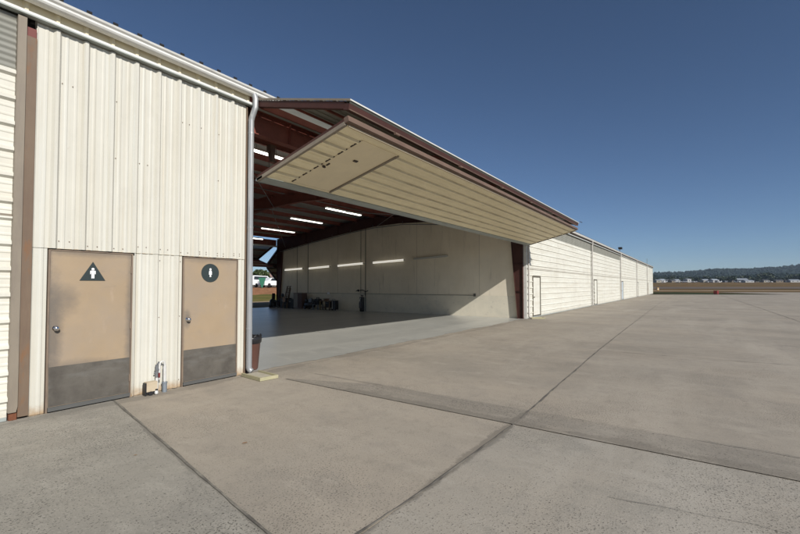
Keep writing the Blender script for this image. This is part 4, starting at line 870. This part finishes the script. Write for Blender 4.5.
def house(loc,rz,w,d,h,rh_,wm,rm,label,name='house',group=None,door=False,cat='house'):
    t=thing(name,loc,label,cat,group,rz)
    mb=MB(); mb.box(-d/2,d/2,-w/2,w/2,-.3,h)
    mb.prism([(-d/2,h),(d/2,h),(0,h+rh_-.05)],(0,-w/2+.02,0),(1,0,0),(0,0,1),(0,1,0),w-.04); mb.build('wall',wm,t)
    mb=MB(); o_=.4
    for s in (-1,1): mb.prism([(0,0),(w+2*o_,0),(w+2*o_,math.hypot(d/2+o_,rh_)),(0,math.hypot(d/2+o_,rh_))],(s*(d/2+o_),-w/2-o_,h-rh_*o_/(d/2)),(0,1,0),V((-s*(d/2+o_),0,rh_+rh_*o_/(d/2))).normalized(),V((s*rh_,0,d/2)).normalized(),.15)
    mb.build('roof',rm,t)
    if door:
        mb=MB(); mb.box(-d/2-.06,-d/2+.02,-w*.28,w*.28,0,h*.82); mb.build('hangar_door',M['dark'],t)
    else:
        k=max(1,int(w/5))
        for i in range(k):
            y=-w/2+w*(i+.5)/k; mb=MB(); mb.box(-d/2-.05,-d/2+.02,y-.8,y+.8,h*.35,h*.75); mb.build('window',M['glass'],t)
    return t
house(wp(110,-33.5,1.5),R(0),10,7,2.2,1.1,TW[4],mat('pink_roof',(.42,.27,.22),.8),'low house with pinkish roof beyond the white vehicles')
house(wp(118,-41,1.5),R(0),9,7,2.2,1.0,TW[0],TR[2],'small cream house half hidden by the bushy green tree')
# ------------------------------------------------------------------ town across the field
q=random.Random(5)
def vx(px,u): return (px-400)/415.*u
town=[ # px centre, depth, width m, height, roof, wallmat, roofmat, kind
 (657,640,9,5.0,1.0,0,0,'h'),(661.5,650,8,5,2,2,0,'h'),(667,700,9,4,1.5,1,1,'h'),(671.5,690,9,3.5,1.5,4,1,'h'),(676.5,700,11,4.5,1.8,2,0,'h'),
 (687,690,9,7,1,2,0,'h'),(694,720,9,4,1.5,3,1,'h'),(704.5,680,11,4.6,1.8,0,0,'h'),(713.5,670,14,5.0,1.9,2,0,'g'),(724,720,6,7,1.5,3,0,'h'),
 (731,740,8,3.6,1.5,1,2,'h'),(741,700,19,6.2,1.8,3,0,'h'),(747.5,660,16,3.4,1.2,2,0,'h'),(756,720,8,3.5,1.5,1,2,'h'),(764.5,700,12,4.2,1.3,0,1,'h'),
 (772,740,8,3.6,1.4,1,2,'h'),(778,690,12,4.2,1.2,4,1,'h'),(786,720,9,3.5,1.3,3,2,'h'),(793,690,17,4.4,1.5,2,0,'h'),(804,700,12,4,1.5,0,1,'h'),(816,700,14,5,1.5,2,1,'h'),(833,720,16,4,1.5,1,0,'h')]
lab={'wall':['cream','drab brown','white','slate grey','sand']}
ordn=['first','second','third','fourth','fifth','sixth','seventh','eighth','ninth','tenth','eleventh','twelfth','thirteenth','fourteenth','fifteenth','sixteenth','seventeenth','eighteenth','nineteenth','twentieth','twenty-first','twenty-second']
for i,(px_,u,w,h_,r_,wm,rm,kd) in enumerate(town):
    w*=.85; h_*=.72
    gzz=gz(u)
    house(uv(u,vx(px_,u),gzz),phi-R(90)+R(90)+R(q.uniform(-14,14)),w,9,h_,r_,TW[wm],TR[rm],'%s %s across the dry field, %s from the hangar end'%(lab['wall'][wm],'hangar with dark doorway' if kd=='g' else 'building',ordn[i]),
      'far_hangar' if kd=='g' else 'house','buildings across the airfield',kd=='g','hangar' if kd=='g' else 'house')
# small aircraft parked on the far side
def plane():
    t=thing('small_aircraft',(0,0,0),'x','aircraft','light aircraft parked across the field')
    mb=MB(); mb.lathe([(0,-3.2),(.35,-3.1),(.6,-2),(.62,-.5),(.35,2),(.15,4),(0,4.1)],(0,0,1.3),14,0,'x'); mb.build('fuselage',M['carwhite'],t)
    mb=MB(); mb.prism([(-1.6,-5.4),(-.3,-5.4),(0,0),(-.3,5.4),(-1.6,5.4),(-1.8,0)],(0,0,2.0),(1,0,0),(0,1,0),(0,0,1),.16); mb.build('wing',M['carwhite'],t)
    mb=MB(); mb.prism([(3,1.4),(4.1,1.4),(4.3,2.9),(3.7,2.9)],(0,-.06,0),(1,0,0),(0,0,1),(0,1,0),.12); mb.prism([(3.2,-1.6),(4.0,-1.6),(4.0,1.6),(3.2,1.6)],(0,0,1.45),(1,0,0),(0,1,0),(0,0,1),.08); mb.build('tail',M['carwhite'],t)
    mb=MB(); mb.box(-1.5,-.4,-.5,.5,1.6,1.95); mb.build('canopy_glass',M['glass'],t)
    for x,y in ((-2.5,0),(-.4,-1.1),(-.4,1.1)): mb=MB(); mb.lathe([(0,-.08),(.25,-.08),(.25,.08),(0,.08)],(x,y,.27),12,0,'y'); mb.tube([(x,y,.27),(x,y*.3,1.)],.05,6); mb.build('landing_gear',M['black'],t)
    return t
pl=plane(); spots=[(664,600),(677.5,560),(684,590),(693,600),(708,575),(719,600),(738,610),(770,600)]
for i,(a,u) in enumerate(spots):
    o=pl if i==0 else copy_tree(pl); o.location=uv(u,vx(a,u),gz(u)-.05); o.rotation_euler=(0,0,q.uniform(0,6.28)); o['label']='%s from the left of the small white aircraft parked across the field'%ordn[i]
# far trees
prot=[tree_mesh('distant_tree',9,5.5,M['leafdark'],700,11+i,.95,.75) for i in range(3)]
treesp=[(655.5,720,.8),(659,730,.9),(663,760,1.),(666,770,1.1),(669,730,.8),(672,760,1.2),(675,790,1.),(680,700,.75),(682.5,720,1.),(684.5,740,.8),(690,730,1.25),(692,700,.7),(697,710,1.),(700,720,.8),(706,760,1.2),(709,750,1.),(717,760,1.1),(720,700,1.15),(722,740,1.),(728,700,1.35),(731.5,700,1.3),(735,760,1.1),(738,780,.9),(745,740,1.45),(749,750,1.2),(752,745,1.),(757,700,.8),(760,730,1.3),(764,740,1.9),(768,730,1.7),(766,760,2.0),(772,700,1.1),(776,760,1.2),(783,740,.9),(788,740,1.5),(791,760,1.3),(795,750,1.7),(799,740,1.8),(803,760,1.4),(810,720,1.2),(818,760,1.6),(826,740,1.2)]
for i,(a,u,s) in enumerate(treesp):
    o=prot[i] if i<3 else prot[i%3].copy()
    if i>=3: COL.objects.link(o)
    o.location=uv(u,vx(a,u),gz(u)-.3); o.scale=(s,s,s*q.uniform(.8,1.)); o.rotation_euler=(0,0,q.uniform(0,6.28))
    tag(o,'dark round-crowned tree among the buildings below the wooded hill','tree','dark trees among the far buildings')
# wooded hills : real terrain with canopy relief
hs_=[]
def hills(name,u0,u1,hf,seed,dv=9,du=14):
    qq=random.Random(seed); from mathutils import noise
    mb=MB(); vs=[]; v0=vx(560,u0); v1=vx(980,u1)
    nu=int((u1-u0)/du); nv=int((v1-v0)/dv); n=nv+1
    for i in range(nu+1):
        u=u0+(u1-u0)*i/nu; t=i/nu
        for j in range(n):
            v=v0+(v1-v0)*j/nv; pxx=400+415*v/u
            base=gz(u0)-3; pk=hf(pxx)/415.*u1
            sh=math.sin(min(1,t*1.15)*math.pi/2)**1.3 if t<.87 else math.cos((t-.87)/.13*.6)
            z=base+(pk-base)*sh
            z+=sh*(pk*.10)*noise.noise(V((u*.004,v*.004,seed)))+ (4.5*noise.noise(V((u*.03,v*.03,seed+3)))+4.*abs(noise.noise(V((u*.07,v*.07,seed)))))*min(1,t*4)
            vs.append(uv(u,v,z))
    mb.add(vs,[(i*n+j,(i+1)*n+j,(i+1)*n+j+1,i*n+j+1) for i in range(nu) for j in range(nv)],0,False)
    return tag(mb.build(name,M['hill']),kind='structure')
def pl_(pts):
    def f(x):
        if x<=pts[0][0]: return pts[0][1]
        for (a,ya),(b2,yb) in zip(pts,pts[1:]):
            if a<=x<=b2: return ya+(yb-ya)*(x-a)/(b2-a)
        return pts[-1][1]
    return f
hills('hills',1500,2600,pl_([(600,9.0),(655,10.6),(680,11.4),(700,12.8),(718,14.6),(745,14.4),(780,16.2),(800,17.8),(850,20),(980,20)]),2)
hills('foothills',900,1300,pl_([(600,6.5),(655,8.0),(670,8.2),(700,7.6),(740,8.6),(800,10.5),(980,11)]),8,7,10)
qw=random.Random(31); wd=MB(); hillobs=[o for o in sc.objects if o.name in ('hills','foothills')]
for ho,cnt,lo_,hi_ in ((hillobs[0],5200,5,10),(hillobs[1],3600,2.5,5.)):
    vv=ho.data.vertices; nn_=len(vv)
    for _ in range(cnt):
        c_=V(vv[qw.randrange(nn_)].co)+V((qw.uniform(-6,6),qw.uniform(-6,6),0)); s_=qw.uniform(lo_,hi_)
        ring=[c_+V((s_*math.cos(a*1.0472+s_)*qw.uniform(.7,1.1),s_*math.sin(a*1.0472+s_)*qw.uniform(.7,1.1),s_*qw.uniform(.2,.6))) for a in range(6)]
        wd.add(ring+[c_+V((0,0,s_*qw.uniform(1.0,1.5))),c_-V((0,0,s_))],[(a,(a+1)%6,6) for a in range(6)]+[((a+1)%6,a,7) for a in range(6)])
tag(wd.build('woodland',M['hill']),kind='stuff')
# ------------------------------------------------------------------ haze
mb=MB(); xs_=[uv(a,b2) for a in (-320,4050) for b2 in (-2550,2650)]
cx0,cx1=min(p[0] for p in xs_)-5,max(p[0] for p in xs_)+5; cy0,cy1=min(p[1] for p in xs_)-5,max(p[1] for p in xs_)+5
mb.box(cx0,cx1,cy0,cy1,-2,190)
m=bpy.data.materials.new('haze_air'); m.use_nodes=True; nt=m.node_tree; nt.nodes.clear(); out=nt.nodes.new('ShaderNodeOutputMaterial'); pv=nt.nodes.new('ShaderNodeVolumePrincipled')
pv.inputs['Color'].default_value=(.62,.78,.95,1); pv.inputs['Density'].default_value=.00009; pv.inputs['Anisotropy'].default_value=.0; nt.links.new(pv.outputs[0],out.inputs['Volume'])
HZ=mb.build('haze',m); HZ['kind']='stuff'
# ------------------------------------------------------------------ light
w=bpy.data.worlds.new('World'); sc.world=w; w.use_nodes=True; nt=w.node_tree; bg=nt.nodes['Background']
sun=V((-.34,-1,.63)).normalized(); el=math.asin(sun.z)
sky=nt.nodes.new('ShaderNodeTexSky'); sky.sky_type='NISHITA'; sky.sun_disc=False; sky.sun_elevation=el; sky.sun_rotation=math.atan2(sun.x,sun.y)%(2*math.pi); sky.altitude=3000; sky.air_density=1.; sky.dust_density=.8; sky.ozone_density=4.2
nt.links.new(sky.outputs[0],bg.inputs['Color']); bg.inputs['Strength'].default_value=.070
l=bpy.data.lights.new('sun','SUN'); l.energy=4.6; l.angle=R(.5); l.color=(1,.955,.89); o=bpy.data.objects.new('sun',l); COL.objects.link(o); o.rotation_euler=(-sun).to_track_quat('-Z','Y').to_euler(); o.location=(0,-20,20)
# ------------------------------------------------------------------ camera
c=bpy.data.cameras.new('camera'); co=bpy.data.objects.new('camera',c); COL.objects.link(co); sc.camera=co
c.sensor_width=36; c.sensor_fit='HORIZONTAL'; c.lens=36*415/800.; c.clip_start=.05; c.clip_end=9000
c.shift_y=(273.91-267)/800.
co.location=CAM; co.rotation_euler=(R(90+1.6),0,phi-R(90))
sc.view_settings.view_transform='Standard'; sc.view_settings.look='None'; sc.view_settings.exposure=.15; sc.view_settings.gamma=1
sc.cycles.max_bounces=8; sc.cycles.diffuse_bounces=5; sc.cycles.volume_bounces=0; sc.cycles.use_denoising=True
